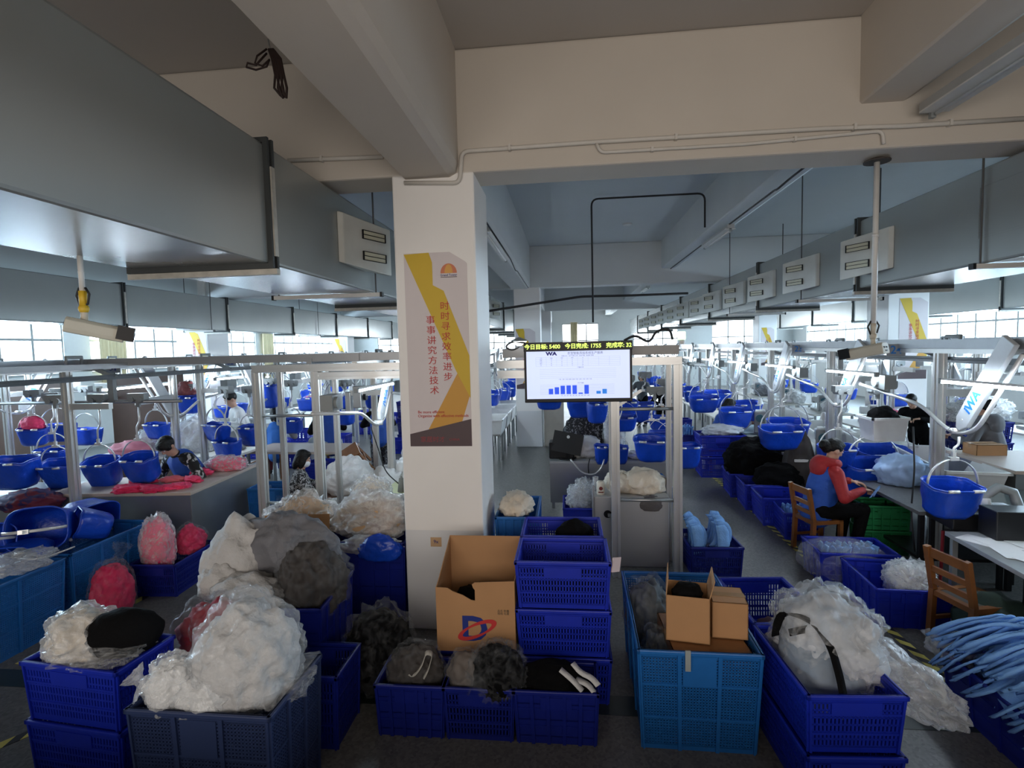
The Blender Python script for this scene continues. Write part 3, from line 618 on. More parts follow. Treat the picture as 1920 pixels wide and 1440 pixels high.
# (behind the heap) crate standing between it and the bottom navy crate
crate('dark blue crate squeezed between the navy crate and the garment bin', fx + .1, fy2 + .62, 0, .62, .38, .5, blue2_crate, 'slot')
gx, gy = p3.x, p3.y
heap('garment_pile', 'long pale beige garment sliding off the left side of the navy bin', 'garment', (gx - .42, gy + .1, .42), (.3, .22, .5), lgrey_cl, 31, .4, amp=.2, fold=.06, flat=-.7)
heap('jacket', 'folded charcoal grey jacket on top of the navy bin', 'garment', (gx - .08, gy + .18, .86), (.42, .23, .26), grey_cl, 32, -.1, amp=.14, fold=.12, ffreq=2.4, sub=5, stretch=(1.6, .7, .7), flat=-.6)
heap('jacket', 'pale grey jacket sleeve draped over the front of the navy bin', 'garment', (gx - .2, gy - .2, .72), (.3, .16, .14), lgrey_cl, 33, -.25, amp=.2, fold=.12, ffreq=3)
bagged('garment_bag', 'clear bag of dark brown cloth at the right of the navy bin', 'bag of garments', (gx + .2, gy + .0, .62), (.27, .26, .33), mt('dark brown cloth', (.05, .042, .038), .85), film_d, 34, iamp=.18, fold=.14)
bagged('garment_bag', 'clear crumpled bag of red and grey cloth before the navy bin', 'bag of garments', (gx - .25, gy - .42, .42), (.3, .2, .3), mt('wine cloth', (.25, .015, .03), .8), film, 35, iamp=.2, fold=.13)
bagged('garment_bag', 'dark bag in film wedged on the floor right of the navy bin front', 'bag of garments', (gx + .22, gy - .55, .35), (.2, .16, .26), mt('dark brown cloth', (.05, .042, .038), .85), film_d, 36)
heap('jacket', 'grey crumpled garment at the left end of the navy bin', 'garment', (gx - .4, gy + .12, .84), (.16, .2, .18), grey_cl, 37, 0, amp=.2, fold=.2, ffreq=2.2)
heap('garment_pile', 'white crumpled cloth with wrinkled rosette left of the grey jacket', 'garment', (gx - .46, gy - .08, .72), (.17, .16, .16), lgrey_cl, 38, 0, amp=.15, fold=.2, ffreq=3)
carton('opened brown carton with raised flaps behind the grey jacket', (gx - .33, gy + .62, .27), .6, .4, .52, .12, (0, 1, 1, 0), .26, (0, .2, .75, .6))
bagged('garment_bag', 'clear bag of brown paper and cloth behind the raised carton flaps', 'bag of garments', aZ(545, 1035, .6) + V((0, .25, 0)), (.36, .24, .32), tan_cl, film, 39, fold=.15)
# bin near the left gate with plastic
q = aZ(612, 1016, .78); q2 = aZ(757, 1012, .78)
crate('tall deep blue bin behind the white column full of clear bags', (q.x + q2.x) / 2, q.y + .36, 0, .76, .7, .78, blue2_crate, 'solid', 0, None, 'plastic_bin', 'bin')
bx0, by0 = (q.x + q2.x) / 2, q.y + .36
bagged('garment_bag', 'large puffed clear bag with tan cloth on the blue bin behind the column', 'bag of garments', (bx0 - .03, by0 + .0, .74), (.38, .28, .25), tan_cl, film_w, 41, fold=.16, iamp=.25)
bagged('garment_bag', 'clear bag with beige cloth peaking above the blue bin behind the column', 'bag of garments', (bx0 - .12, by0 + .2, .92), (.2, .17, .22), cream_cl, film, 42, fold=.16)
o = obj('plastic_sheet', blob((.3, .1, .1), 43, .2, 3, .2, 3, 4), film_w, None, True, (bx0 + .05, by0 - .33, .68)); tag(o, 'film hanging down over the front rim of the blue bin behind column', 'plastic sheet')
o = obj('blue_cloth_bag', blob((.2, .07, .14), 44, .15, 3, .12, 3, 4), bag_blue, None, True, (bx0 + .17, by0 - .4, .64)); tag(o, 'limp bright blue bag draped over the bin rim beside the column', 'bag')
# dark bag on floor beside the column
bagged('garment_bag', 'dark clear-wrapped bag of black cloth leaning against the column foot', 'bag of garments', (-1.47, 3.82, .02), (.28, .25, .36), dark_cl, film_d, 45, .3, iamp=.14, fold=.14, neck=((-.2, -.1, .2), (-.3, -.12, .22), 1.0))
# carton with the D mark on a crate
crate('blue crate under the big brown carton with the D mark', -.69, 3.95, 0, .6, .5, .36, blue2_crate, 'slot')
t = carton('big brown carton with torn front and blue D mark beside the column', (-.69, 3.92, .362), .575, .5, .66, 0, (0, 0, 0, 0), .2)
bpy.data.objects.remove([c for c in t.children][0])
th = .006; b = MB(); w, d, h = .575, .5, .68
b.box(-w / 2, -d / 2, 0, w / 2, d / 2, th).box(-w / 2, d / 2 - th, 0, w / 2, d / 2, h).box(w / 2 - th, -d / 2, 0, w / 2, d / 2, .52)
b.prism([(-d / 2, 0), (d / 2, 0), (d / 2, h), (-d / 2 + .1, .5), (-d / 2, .47)], 0, th, Matrix.Translation((-w / 2, 0, 0)) @ Matrix(((0, 0, 1), (1, 0, 0), (0, 1, 0))).to_4x4())
obj('body', b, card, t)
prof = [(-w / 2, 0), (w / 2, 0), (w / 2, .53), (.0, .515), (-.02, .5), (-.012, .475), (0, .46), (.0, .38), (-.03, .385), (-.09, .42), (-.16, .445), (-.2, .47), (-w / 2, .475)]
q = MB(); q.prism(prof, -d / 2 - .001, -d / 2 + th); q.v = [(p[0], p[2], p[1]) for p in q.v]; q.f = [f[::-1] for f in q.f]; obj('torn_front', q, card, t)
text('printed_letter', 'D', .25, dkblue_ink, (-.01, -d / 2 - .003, .165), parent=t, bold=.008, sx=1.05)
def ribbon(R0, R1, wid, m, n=48, a0=0, a1=2 * pi):
    q = MB()
    for k in range(n + 1):
        a = a0 + (a1 - a0) * k / n; f = .55 + .45 * sin(a * 1 + .8) if False else .45 + .55 * abs(cos(a - .3))
        for s in (-1, 1): q.v.append(((R0 + s * wid * f) * cos(a), 0, (R1 + s * wid * f * .75) * sin(a)))
    q.f = [(2 * k, 2 * k + 1, 2 * k + 3, 2 * k + 2) for k in range(n)]; return q
o = solid(obj('printed_swoosh', ribbon(.135, .042, .02, None), red_ink, t), .001); o.location = (.01, -d / 2 - .0045, .165); o.rotation_euler[1] = -R(24)
text('small_print', '品名 数量\n规格 毛重', .02, mt('faded print', (.2, .13, .07), .7), (.16, -d / 2 - .003, .3), parent=t, align='LEFT'); text('small_print', '⊗', .05, mt('faded print', (.2, .13, .07), .7), (.11, -d / 2 - .003, .07), parent=t)
heap('garment_pile', 'black cloth and film inside the carton with the D mark', 'garment', (-.69, 3.95, .38), (.25, .2, .22), dark_cl, 46, fold=.1)
# centre stack of crates
for k in range(3):
    crate(('bottom', 'middle', 'top')[k] + ' crate of the tall blue slotted stack before the grey cabinet', -.06, 3.9, .349 * k, .655, .47, .347, blue_crate, 'slot')
    crate(('bottom', 'middle', 'top')[k] + ' crate of the second blue stack just behind the tall one', -.07, 4.42, .349 * k, .635, .47, .347, blue_crate, 'slot')
heap('garment_pile', 'black cloth lying low inside the top crate of the front stack', 'garment', (-.05, 3.9, .78), (.27, .18, .07), dark_cl, 47)
heap('garment_pile', 'black cloth heaped in the top crate of the rear stack', 'garment', (.03, 4.45, .82), (.17, .15, .16), dark_cl, 48)
o = obj('paper_tag', MB().box(-.05, -.004, 0, .05, .004, .1), mt('pale label', (.6, .45, .42), .7)); o.location = (.31, 3.72, .955); o.rotation_euler = (0, .25, .9); tag(o, 'pinkish paper tag tied to the corner of the top front crate', 'tag')
crate('pale azure bin between the column and the blue crate stacks', -.5, 5.2, 0, .38, .7, .98, aqua_crate, 'solid', 0, None, 'plastic_bin', 'bin')
heap('garment_pile', 'cream cloth on the azure bin right of the column', 'garment', (-.52, 5.1, .95), (.16, .24, .12), cream_cl, 49, fold=.3)
# three small crates in the front row
for k, (x, w_, l) in enumerate(((-1.07, .455, 'left small dark blue crate of the front row, holding a white webbing strap'), (-.61, .45, 'middle small dark blue crate of the front row below the D carton'), (-.11, .53, 'right small dark blue crate of the front row below the crate stack'))):
    crate(l, x, 3.43, 0, w_, .33, .36, blue2_crate, ('solid', 'slot', 'solid')[k])
bagged('garment_bag', 'brown bag of cloth in the left small front crate', 'bag of garments', (-1.08, 3.45, .22), (.2, .14, .2), mt('dark brown cloth', (.05, .042, .038), .85), film_d, 51)
def webbing(name, label, pts, w, m, side=(0, 0, 1), cat='strap'):
    q = MB(); pts = [V(p) for p in arc_path(pts, .06)]; sd = V(side)
    for i, p in enumerate(pts):
        t_ = (pts[min(i + 1, len(pts) - 1)] - pts[max(0, i - 1)]).normalized(); s_ = (sd - t_ * sd.dot(t_)).normalized() * w / 2; q.v += [tuple(p - s_), tuple(p + s_)]
    q.f = [(2 * k, 2 * k + 1, 2 * k + 3, 2 * k + 2) for k in range(len(pts) - 1)]
    o = solid(obj(name, q, m, None, True), .003); return tag(o, label, cat)
sm = mt('cream webbing', (.45, .43, .38), .8)
webbing('webbing_strap', 'cream webbing strap looped on the left small front crate', [(-1.12, 3.36, .42), (-1.06, 3.32, .38), (-1.0, 3.34, .45), (-.98, 3.38, .52), (-.94, 3.4, .5), (-.96, 3.36, .42), (-.99, 3.32, .37)], .035, sm, (0, 1, .5))
bagged('garment_bag', 'round tied clear bag of black cloth on the middle front crate', 'bag of garments', (-.5, 3.4, .27), (.19, .17, .2), dark_cl, film_d, 52, fold=.2, neck=((-.1, -.1, .12), (-.19, -.14, .12), .9), iamp=.06)
bagged('garment_bag', 'grey-brown bag of cloth in the middle front crate, left of the tied bag', 'bag of garments', (-.72, 3.42, .28), (.13, .13, .15), mt('taupe cloth', (.16, .13, .11), .85), film_d, 53)
heap('garment_pile', 'black cloth filling the right small front crate', 'garment', (-.13, 3.42, .26), (.23, .14, .12), dark_cl, 54, fold=.1)
for k, pts in enumerate(([(-.08, 3.34, .46), (0, 3.31, .41), (.06, 3.28, .36)], [(.0, 3.4, .47), (.05, 3.36, .43), (.12, 3.33, .42), (.16, 3.28, .4)], [(.02, 3.34, .4), (.1, 3.3, .39), (.14, 3.27, .35)])):
    webbing('webbing_strap', ('longest white strap curling over the right front crate', 'white strap at the back of the right front crate', 'short white strap end at the right front crate corner')[k], pts, .04, white_cl, (.3, 1, .4))
# ------------------------------------------------------------------ foreground right
crate('large azure mesh bin with two brown cartons inside', .785, 3.82, 0, .73, 1.16, .67, aqua_crate, 'mesh', R(-1), None, 'plastic_bin', 'bin')
bagged('garment_bag', 'tied clear bag of black cloth at the back of the azure mesh bin', 'bag of garments', (.58, 4.05, .3), (.17, .22, .3), mt('slate cloth', (.08, .09, .1), .8), film_d, 61, neck=((0, .05, .3), (-.02, .1, .45), 1.1))
bagged('garment_bag', 'grey bag along the left wall of the azure mesh bin', 'bag of garments', (.6, 3.6, .2), (.14, .2, .26), mt('slate cloth', (.08, .09, .1), .8), film_d, 62)
carton('brown flat carton lying deep in the azure mesh bin under the boxes', (.86, 3.55, .03), .48, .5, .6, .04, open_=False, m=mt('taped cardboard', (.2, .09, .035), .35))
carton('tall open brown carton standing in the azure mesh bin', (.76, 3.52, .635), .27, .24, .3, R(-10), (0, 0, 1, 1), .12, (0, 0, -.1, .25))
heap('garment_pile', 'black cloth just inside the tall open brown carton', 'garment', (.76, 3.52, .86), (.1, .09, .07), dark_cl, 63)
carton('smaller closed brown carton beside the tall one on the azure bin', (1.03, 3.58, .635), .22, .24, .24, R(-6), open_=False)
o = obj('binding_strap', MB().box(-.016, -.006, -.1, .016, .003, .03), mt('grey strap', (.3, .33, .33), .5)); o.location = (.7, 3.222, .655); tag(o, 'short grey strap tied to the front rim of the azure bin', 'strap')
crate('blue crate with an open slotted end behind the strapped crate', 1.45, 3.98, .33, .5, .7, .34, blue_crate, 'slot', R(4))
crate('lower blue crate under the open slotted-end crate', 1.45, 3.98, 0, .5, .7, .328, blue_crate, 'slot', R(4))
heap('garment_pile', 'dark red and black cloth low in the open slotted-end crate', 'garment', (1.47, 3.85, .36), (.18, .25, .1), mt('maroon cloth', (.06, .02, .025), .8), 64)
crate('top blue crate with a black strap over clear film, lower right', 1.48, 3.24, .33, .5, .72, .34, blue_crate, 'slot', R(3))
crate('bottom blue crate under the strapped one at lower right', 1.48, 3.24, 0, .5, .72, .328, blue_crate, 'slot', R(3))
heap('garment_pile', 'pale blue and grey cloth inside the strapped crate at lower right', 'garment', (1.48, 3.3, .42), (.22, .3, .26), mt('dusty blue cloth', (.25, .3, .36), .8, var=.4, scale=4), 65)
bagged('plastic_bag', 'big billowing clear plastic bag spilling right over the strapped crate', 'plastic bag', (1.56, 3.36, .55), (.3, .33, .28), mt('pale grey filling', (.5, .52, .55), .8), film_d, 66, sub=5, iamp=.2, fold=.2)
o = obj('plastic_sheet', blob((.36, .2, .16), 67, .25, 2.2, .25, 3, 5, flat=-.5), film, None, True, (1.92, 3.34, .42), -.35); o.rotation_euler[1] = .45; tag(o, 'loose clear film hanging off the right of the strapped crate', 'plastic sheet')
webbing('webbing_strap', 'black webbing strap looped over the clear film at lower right', [(1.22, 3.25, .78), (1.2, 3.2, .84), (1.27, 3.3, .9), (1.38, 3.26, .9), (1.44, 3.2, .87), (1.45, 3.05, .82), (1.44, 2.93, .71), (1.44, 2.88, .6)], .045, dark_cl, (1, .2, 0))
webbing('webbing_strap', 'short black strap end curled beside the longer black strap', [(1.27, 3.18, .84), (1.36, 3.2, .85), (1.46, 3.22, .86), (1.55, 3.24, .84), (1.57, 3.24, .88), (1.53, 3.24, .9), (1.6, 3.25, .9)], .04, dark_cl, (0, .3, 1))
crate('deep blue crate at the right edge heaped with light blue knits', 2.9, 3.3, 0, .62, 1.2, .37, blue2_crate, 'solid', R(0))
# ================================================================== hanging production line
def prof_alu(w, g=.008):
    h = w / 2; a = h * .3; d = h * .3
    return [(-h, -h), (-a, -h), (-a, -h + d), (a, -h + d), (a, -h), (h, -h), (h, -a), (h - d, -a), (h - d, a), (h, a), (h, h), (a, h), (a, h - d), (-a, h - d), (-a, h), (-h, h), (-h, a), (-h + d, a), (-h + d, -a), (-h, -a)]
def alu_bar(a, b, w):
    a, b = V(a), V(b); d = b - a; q = MB().prism(prof_alu(w), 0, d.length)
    M = Matrix.Translation(a) @ d.to_track_quat('Z', 'Y').to_matrix().to_4x4()
    q.v = [tuple(M @ V(p)) for p in q.v]; return q
TR = 2.44
def line_frame(label, x, side, y0, y1, step, off, idx=.55, idy=.9):
    """side = +1: the inner uprights stand on +x of the outer ones"""
    t = thing('production_line', label, 'production line frame', (x, y0, 0), 0)
    L = y1 - y0
    obj('top_rail', MB().box(-.055, 0, TR, .055, L, TR + .09), rail_m, t); obj('lower_rail', MB().box(-.03, 0, TR - .05, .03, L, TR - .004), alu, t)
    obj('inner_rail', MB().box(side * .55 - .03, 0, TR - .02, side * .55 + .03, L, TR + .04), rail_m, t)
    obj('chain_rail', MB().box(side * .3 - .04, 0, 2.28, side * .3 + .04, L, 2.31).box(side * .3 - .02, 0, 2.31, side * .3 + .02, L, 2.34), mt('dark rail', (.06, .065, .07), .4, .5), t)
    obj('carrier_tube', MB().tube([(-side * .4, L * .42, 1.97), (-side * .4, L, 1.97)], .02, 8), tube_m, t, True)
    y = off - y0; k = 0
    while y < L:
        obj('post', alu_bar((0, y, 0), (0, y, TR - .05), .085), alu, t)
        obj('post', alu_bar((side * idx, y + idy, 0), (side * idx, y + idy, TR - .05), .08), alu, t)
        obj('cross_bar', MB().bar((0, y, 1.98), (side * .55, y, 1.98), .06, .07), alu, t)
        obj('side_bar', MB().bar((side * idx, y + idy, 1.93), (side * idx, y + idy - .7, 1.93), .05, .09), alu, t)
        obj('hanger_bracket', MB().bar((0, y + .35, TR), (side * .32, y + .35, 2.3), .04, .05), greyp, t)
        obj('air_pipe', MB().tube([(side * .12, y - .1, TR + .02), (side * .12, y - .1, TR + .12), (side * .12, y + .1, TR + .12), (side * .12, y + .1, TR + .02)], .022, 8), greyp, t, True)
        y += step; k += 1
    return t
line_frame('aluminium line frame of posts and rail right of the aisle', 3.83, 1, 3.2, 27, 2.3, 5.94)
line_frame('second aluminium line frame behind the right hand one', 7.3, -1, 5, 27, 2.3, 6.4)
line_frame('aluminium line frame of posts and rail along the far left', -5.9, 1, 4.4, 27, 2.3, 5.72, .0, 1.7)
line_frame('aluminium line frame just left of the white column', -2.45, -1, 5.95, 27, 2.3, 7.1)
line_frame('third aluminium line frame by the left windows', -9.4, -1, 6.5, 27, 2.3, 8.0)
line_frame('third aluminium line frame toward the right windows', 10.9, -1, 8, 27, 2.3, 9.0)
o = obj('cross_rail', MB().box(-5.9, -.05, TR, -1.5, .05, TR + .09), rail_m, loc=(0, 6.02, .005)); tag(o, 'grey overhead cross rail above the left gate frame', 'rail')
o = obj('cross_rail', MB().box(-.72, -.06, TR - .01, 1.2, .06, TR + .09), mt('rail shade grey', (.3, .29, .28), .5, .3), loc=(0, 5.98, .01)); tag(o, 'grey overhead cross rail above the monitor and right gate frame', 'rail')
# ---- stations
panel_m = mat('white panel', (.66, .69, .71), .35, .1)
def station_proto():
    t = thing('line_station', 'x', 'line station', (0, 0, 0)); u = V((0, -.55, .83)).normalized(); n = V((0, u.z, -u.y))
    q = MB(); P = [(-.02, V((0, .02, 1.72)) + n * .0), (0, 0)]
    base = V((0, -.03, 1.7)); L = .98; w = .082
    c = [base - n * w * .35 - u * .03, base + n * w * .35 - u * .03, base + n * w + u * .06, base + u * L + n * w, base + u * L - n * w, base - n * w + u * .06]
    q.v = [(-.045, p.y, p.z) for p in c] + [(.0, p.y, p.z) for p in c]; q.f = [(0, 1, 2, 3, 4, 5), (11, 10, 9, 8, 7, 6)] + [(i, i + 6, (i + 1) % 6 + 6, (i + 1) % 6) for i in range(6)]
    pn = obj('panel', q, panel_m, t); bevel(pn, .006)
    Rm = Matrix.Rotation(-pi / 2, 4, 'Z') @ Matrix.Rotation(pi / 2, 4, 'X') @ Matrix.Rotation(atan2(.83, .55), 4, 'Z')
    tx = text('logo', 'iWA', .125, blue_ink, (-.0475, 0, 0), parent=pn, bold=.004); tx.rotation_euler = Rm.to_euler(); tx.location = V((-.0475, 0, 0)) + base + u * .3
    obj('rivet', MB().cyl((-.05, base.y + u.y * .08, base.z + u.z * .08), (-.04, base.y + u.y * .08, base.z + u.z * .08), .012), whitep, t)
    tp_ = arc_path([base + u * .95 - n * .17, base + u * .1 - n * .17, V((0, .02, 1.62)), V((0, .2, 1.66)), V((0, .55, 1.84)), V((0, 1.75, 1.98))], .16, 6)
    obj('loop_tube', MB().tube([(p[0] - .02, p[1], p[2]) for p in tp_], .02, 10), tube_m, t, True)
    obj('node_cap', MB().cyl((-.07, .02, 1.65), (.03, .02, 1.65), .03, 12), tube_m, t, True)
    obj('end_box', MB().box(-.06, 1.15, 1.96, .07, 1.4, 2.12).cyl((-.09, 1.32, 2.04), (-.06, 1.32, 2.04), .06), greyp, t)
    return t
def lamp_proto():
    t = thing('tube_lamp', 'x', 'lamp', (0, 0, 0))
    obj('lit_tube', MB().tube([(0, -.58, 0), (0, .58, 0)], .017, 10), led, t, True)
    obj('housing', MB().box(-.02, -.6, .012, .02, .6, .03), whitep, t)
    for s in (-1, 1): obj('end_cap', MB().box(-.022, s * .6 - .018, -.022, .022, s * .6 + .018, .03), greyp, t)
    return t
SP = station_proto(); LP = lamp_proto()
firstS = [True]; firstL = [True]
def station(label, x, y, rz=0):
    if firstS[0]: firstS[0] = False; SP.location = (x, y, 0); SP.rotation_euler[2] = rz; SP['label'] = label; SP['group'] = 'line stations with logo panels'; return SP
    return dup(SP, (x, y, 0), rz, label)
def lamp(label, x, y, z, rz=0):
    if firstL[0]: firstL[0] = False; LP.location = (x, y, z); LP['label'] = label; LP['group'] = 'lit tube lamps over the stations'; return LP
    return dup(LP, (x, y, z), rz, label)
def sign(num, x, y, z, label, rz=0):
    t = thing('number_sign', label, 'sign', (x, y, z), rz); obj('plate', MB().box(-.1, -.005, -.07, .1, .005, .07), mt('sign plate', (.3, .33, .36), .5), t)
    text('number', num, .13, dkblue_ink if num[0] == '0' else blue_ink, (0, -.0065, 0), parent=t, bold=.002)
def rows(x, rz, y0, n, phrase, lampdy, skip=()):
    for k in range(n):
        y = y0 + 2.3 * k; o = nth(k)
        station('slanted logo panel and bent tube, %s in row %s' % (o, phrase), x, y, rz)
        if k not in skip: lamp('lit white tube lamp, %s in row %s' % (o, phrase), x - .15 * (1 if rz == 0 else -1), y + lampdy, 2.13)
rows(3.75, 0, 5.5, 9, 'right of the aisle', -.55)
rows(-5.9, 0, 7.46, 8, 'far left behind the pink garments', -.55)
rows(-2.4, pi, 6.48, 7, 'left of the white column', -.4)
rows(7.3, pi, 6.2, 7, 'behind the right hand line', .55)
rows(-9.4, pi, 8.2, 6, 'nearest the left windows', .55)
rows(10.8, 0, 9.0, 6, 'nearest the right windows', -.55)
q = aX(1680, 655, 3.76); sign('24', q.x, q.y, 2.42, 'grey sign with blue 24 under the right rail by the hanging camera'); q = aX(1497, 655, 3.76); sign('23', q.x, q.y, 2.42, 'grey sign with blue 23 farther along the right rail')
q = aX(212, 687, -5.85); sign('01', q.x, q.y, 2.42, 'grey sign with navy 01 at the left under the rail'); q = aX(432, 680, -5.85); sign('02', q.x, q.y, 2.42, 'grey sign with navy 02 beside the left gate frame top')
# ---- gate frames and monitor
def gate(label, x0, x1, y, extra=None, rungs=(1.68, .62), ztop=2.33):
    t = thing('gate_frame', label, 'gate frame', ((x0 + x1) / 2, y, 0)); h = (x1 - x0) / 2
    for s in (-1, 1): obj('post', alu_bar((s * h, 0, 0), (s * h, 0, ztop), .09), alu, t); obj('post', alu_bar((s * h, .5, 0), (s * h, .5, ztop), .06), alu, t)
    xe = extra if extra is not None else h + .045
    obj('top_beam', alu_bar((-h - .045 if extra is None or extra > 0 else extra, 0, ztop + .045), (xe if xe > 0 else h + .045, 0, ztop + .045), .085), alu, t)
    for z in rungs: obj('rung', MB().tube([(-h, -.0, z), (h, -.0, z)], .018, 10), steel, t, True)
    return t
g = gate('left aluminium gate frame with rungs between table and column', -3.62, -2.9, 5.9, 2.1 - .3, (1.82, .78))
obj('lower_beam', alu_bar((.36, 0, 2.28), (1.8, 0, 2.28), .085), alu, g); obj('corner_plate', MB().box(1.62, -.052, 2.22, 1.75, -.043, 2.46), mt('bracket', (.6, .59, .56), .5), g)
for z in (2.26, 2.41): obj('bolt', MB().cyl((1.685, -.058, z), (1.685, -.045, z), .02, 10), blackp, g)
g = gate('right aluminium gate frame with rungs holding the monitor', .5, 1.16, 5.83, None, (1.86, .86))
obj('arm_beam', alu_bar((-1.6, 0, 2.37), (-.37, 0, 2.37), .085), alu, g); obj('arm_beam', alu_bar((-1.6, 0, 2.26), (-.37, 0, 2.26), .085), alu, g)
obj('brace', MB().bar((-.29, 0, 1.9), (-.05, 0, 2.06), .03, .03), tube_m, g)
t = thing('monitor', 'wall-size monitor showing a production chart, under a green LED ticker', 'monitor', (.105, 5.68, 2.27))
bevel(obj('bezel', MB().box(-.565, -.02, -.31, .565, .05, .315), blackp, t), .008)
scr = mat('lit monitor screen', (.62, .68, .92), .3, emit=.21, ecol=(.6, .7, 1), var=.01)
obj('screen', MB().box(-.54, -.0225, -.27, .54, -.02, .235), scr, t)
def L(c, e): return mt('screen ink %s' % (c,), c, .5, emit=e)
inkb = L((.02, .1, .95), .16); inkg = L((.12, .15, .3), .05); inkl = L((.35, .42, .65), .1)
hs = (.6, .76, .92, .94, .95, .14, .97, 0, .3, .5)
for k, hh in enumerate(hs):
    if hh: x = -.285 + .0625 * k; obj('chart_bar', MB().box(x - .023, -.0245, -.222, x + .023, -.0222, -.222 + .098 * hh), inkb if k < 7 else L((.02, .25, .9), .14), t)
for k in range(7): obj('chart_line', MB().box(-.4, -.0235, -.222 + .0165 * k, .38, -.0222, -.2205 + .0165 * k), inkl, t)
for k in range(6): obj('chart_line', MB().box(-.4, -.0235, -.05 + .019 * k, .4, -.0222, -.0487 + .019 * k), inkl, t)
for k in range(6): obj('table_line', MB().box(-.44, -.0235, .075 + .019 * k, .44, -.0222, .0762 + .019 * k), inkl, t)
for k in range(9): obj('table_line', MB().box(-.44 + .11 * k, -.0235, .075, -.4388 + .11 * k, -.0222, .17), inkl, t)
text('logo', 'WA', .05, L((.02, .02, .25), .03), (-.275, -.024, .207), parent=t, bold=.003, sx=1.3); text('chart_title', '衣宝智能吊挂系统生产报表', .031, inkg, (.08, -.024, .208), parent=t); text('chart_heading', '班组: 012    生产日期 工单   目标产量   完成率 合格', .015, inkg, (0, -.024, .183), parent=t)
for k in range(5):
    for r in range(5): text('table_figure', ('工序', '数量', '完成', '差异', '00')[(k + r) % 5] if r == 0 or k == 0 else str((k * 7 + r * 13) % 90), .012, inkg, (-.385 + .11 * k, -.024, .161 - .019 * r), parent=t)
text('chart_caption', '产量统计表', .013, inkg, (.03, -.024, .06), parent=t); text('chart_caption', '员工产量图', .013, inkg, (.03, -.024, -.105), parent=t); text('axis_text', '一线  二线  三线  四线  五线  六线  七线  八线  九线  十线', .014, inkg, (-.03, -.024, -.065), parent=t); text('axis_text', '1时   2时   3时   4时   5时   6时   7时   8时   9时   10时', .013, inkg, (-.03, -.024, -.238), parent=t)
tk = thing('led_ticker', 'black LED ticker with yellow-green Chinese text above the monitor', 'LED sign', (.105, 5.645, 2.545)); bevel(obj('housing', MB().box(-.565, -.03, -.04, .565, .06, .055), blackp, tk), .004)
text('ticker_text', '今日目标: 5400   今日完成: 1755   完成率: 32', .058, L((.65, .9, .15), .4), (0, -.0315, .006), parent=tk, bold=.0015, sx=1.0)
q = aY(1278, 632, 5.98); t = thing('signal_lamp', 'glowing pale green signal lamp on top of the right gate frame', 'lamp', (q.x, 5.98, 2.545)); obj('base', MB().lathe([(.035, 0), (.04, .02), (.04, .05)], 16), whitep, t); obj('lens', MB().lathe([(.04, .05), (.043, .06), (.043, .13), (.035, .14)], 16), mat('green lens', (.5, 1, .4), .3, emit=1.3, ecol=(.5, 1, .4)), t, True)
q = aY(975, 652, 5.9); t = thing('lamp_head', 'small glowing white cone lamp left of the monitor', 'lamp', (q.x, 5.8, q.z + .08)); obj('shade', MB().lathe([(.02, .03), (.09, .0), (.085, -.01)], 16), greyp, t); obj('glow', MB().lathe([(.085, -.012), (.02, -.06)], 16), mat('white glow', (1, 1, 1), .3, emit=1.5), t); obj('arm', MB().bar((0, 0, .02), (0, .15, .0), .03, .03), greyp, t)
cable('monitor_cable', 'black cables arching over from the monitor to the signal lamp', [(.6, 5.75, 2.6), (.72, 5.8, 2.66), (.88, 5.85, 2.56), (.95, 5.9, 2.7), (1.1, 5.9, 2.72), (1.13, 5.92, 2.6)], .013)
cable('monitor_cable', 'black cable looping left of the monitor', [(-.45, 5.72, 2.6), (-.6, 5.75, 2.62), (-.68, 5.8, 2.56), (-.6, 5.82, 2.52), (-.52, 5.82, 2.56)], .01)
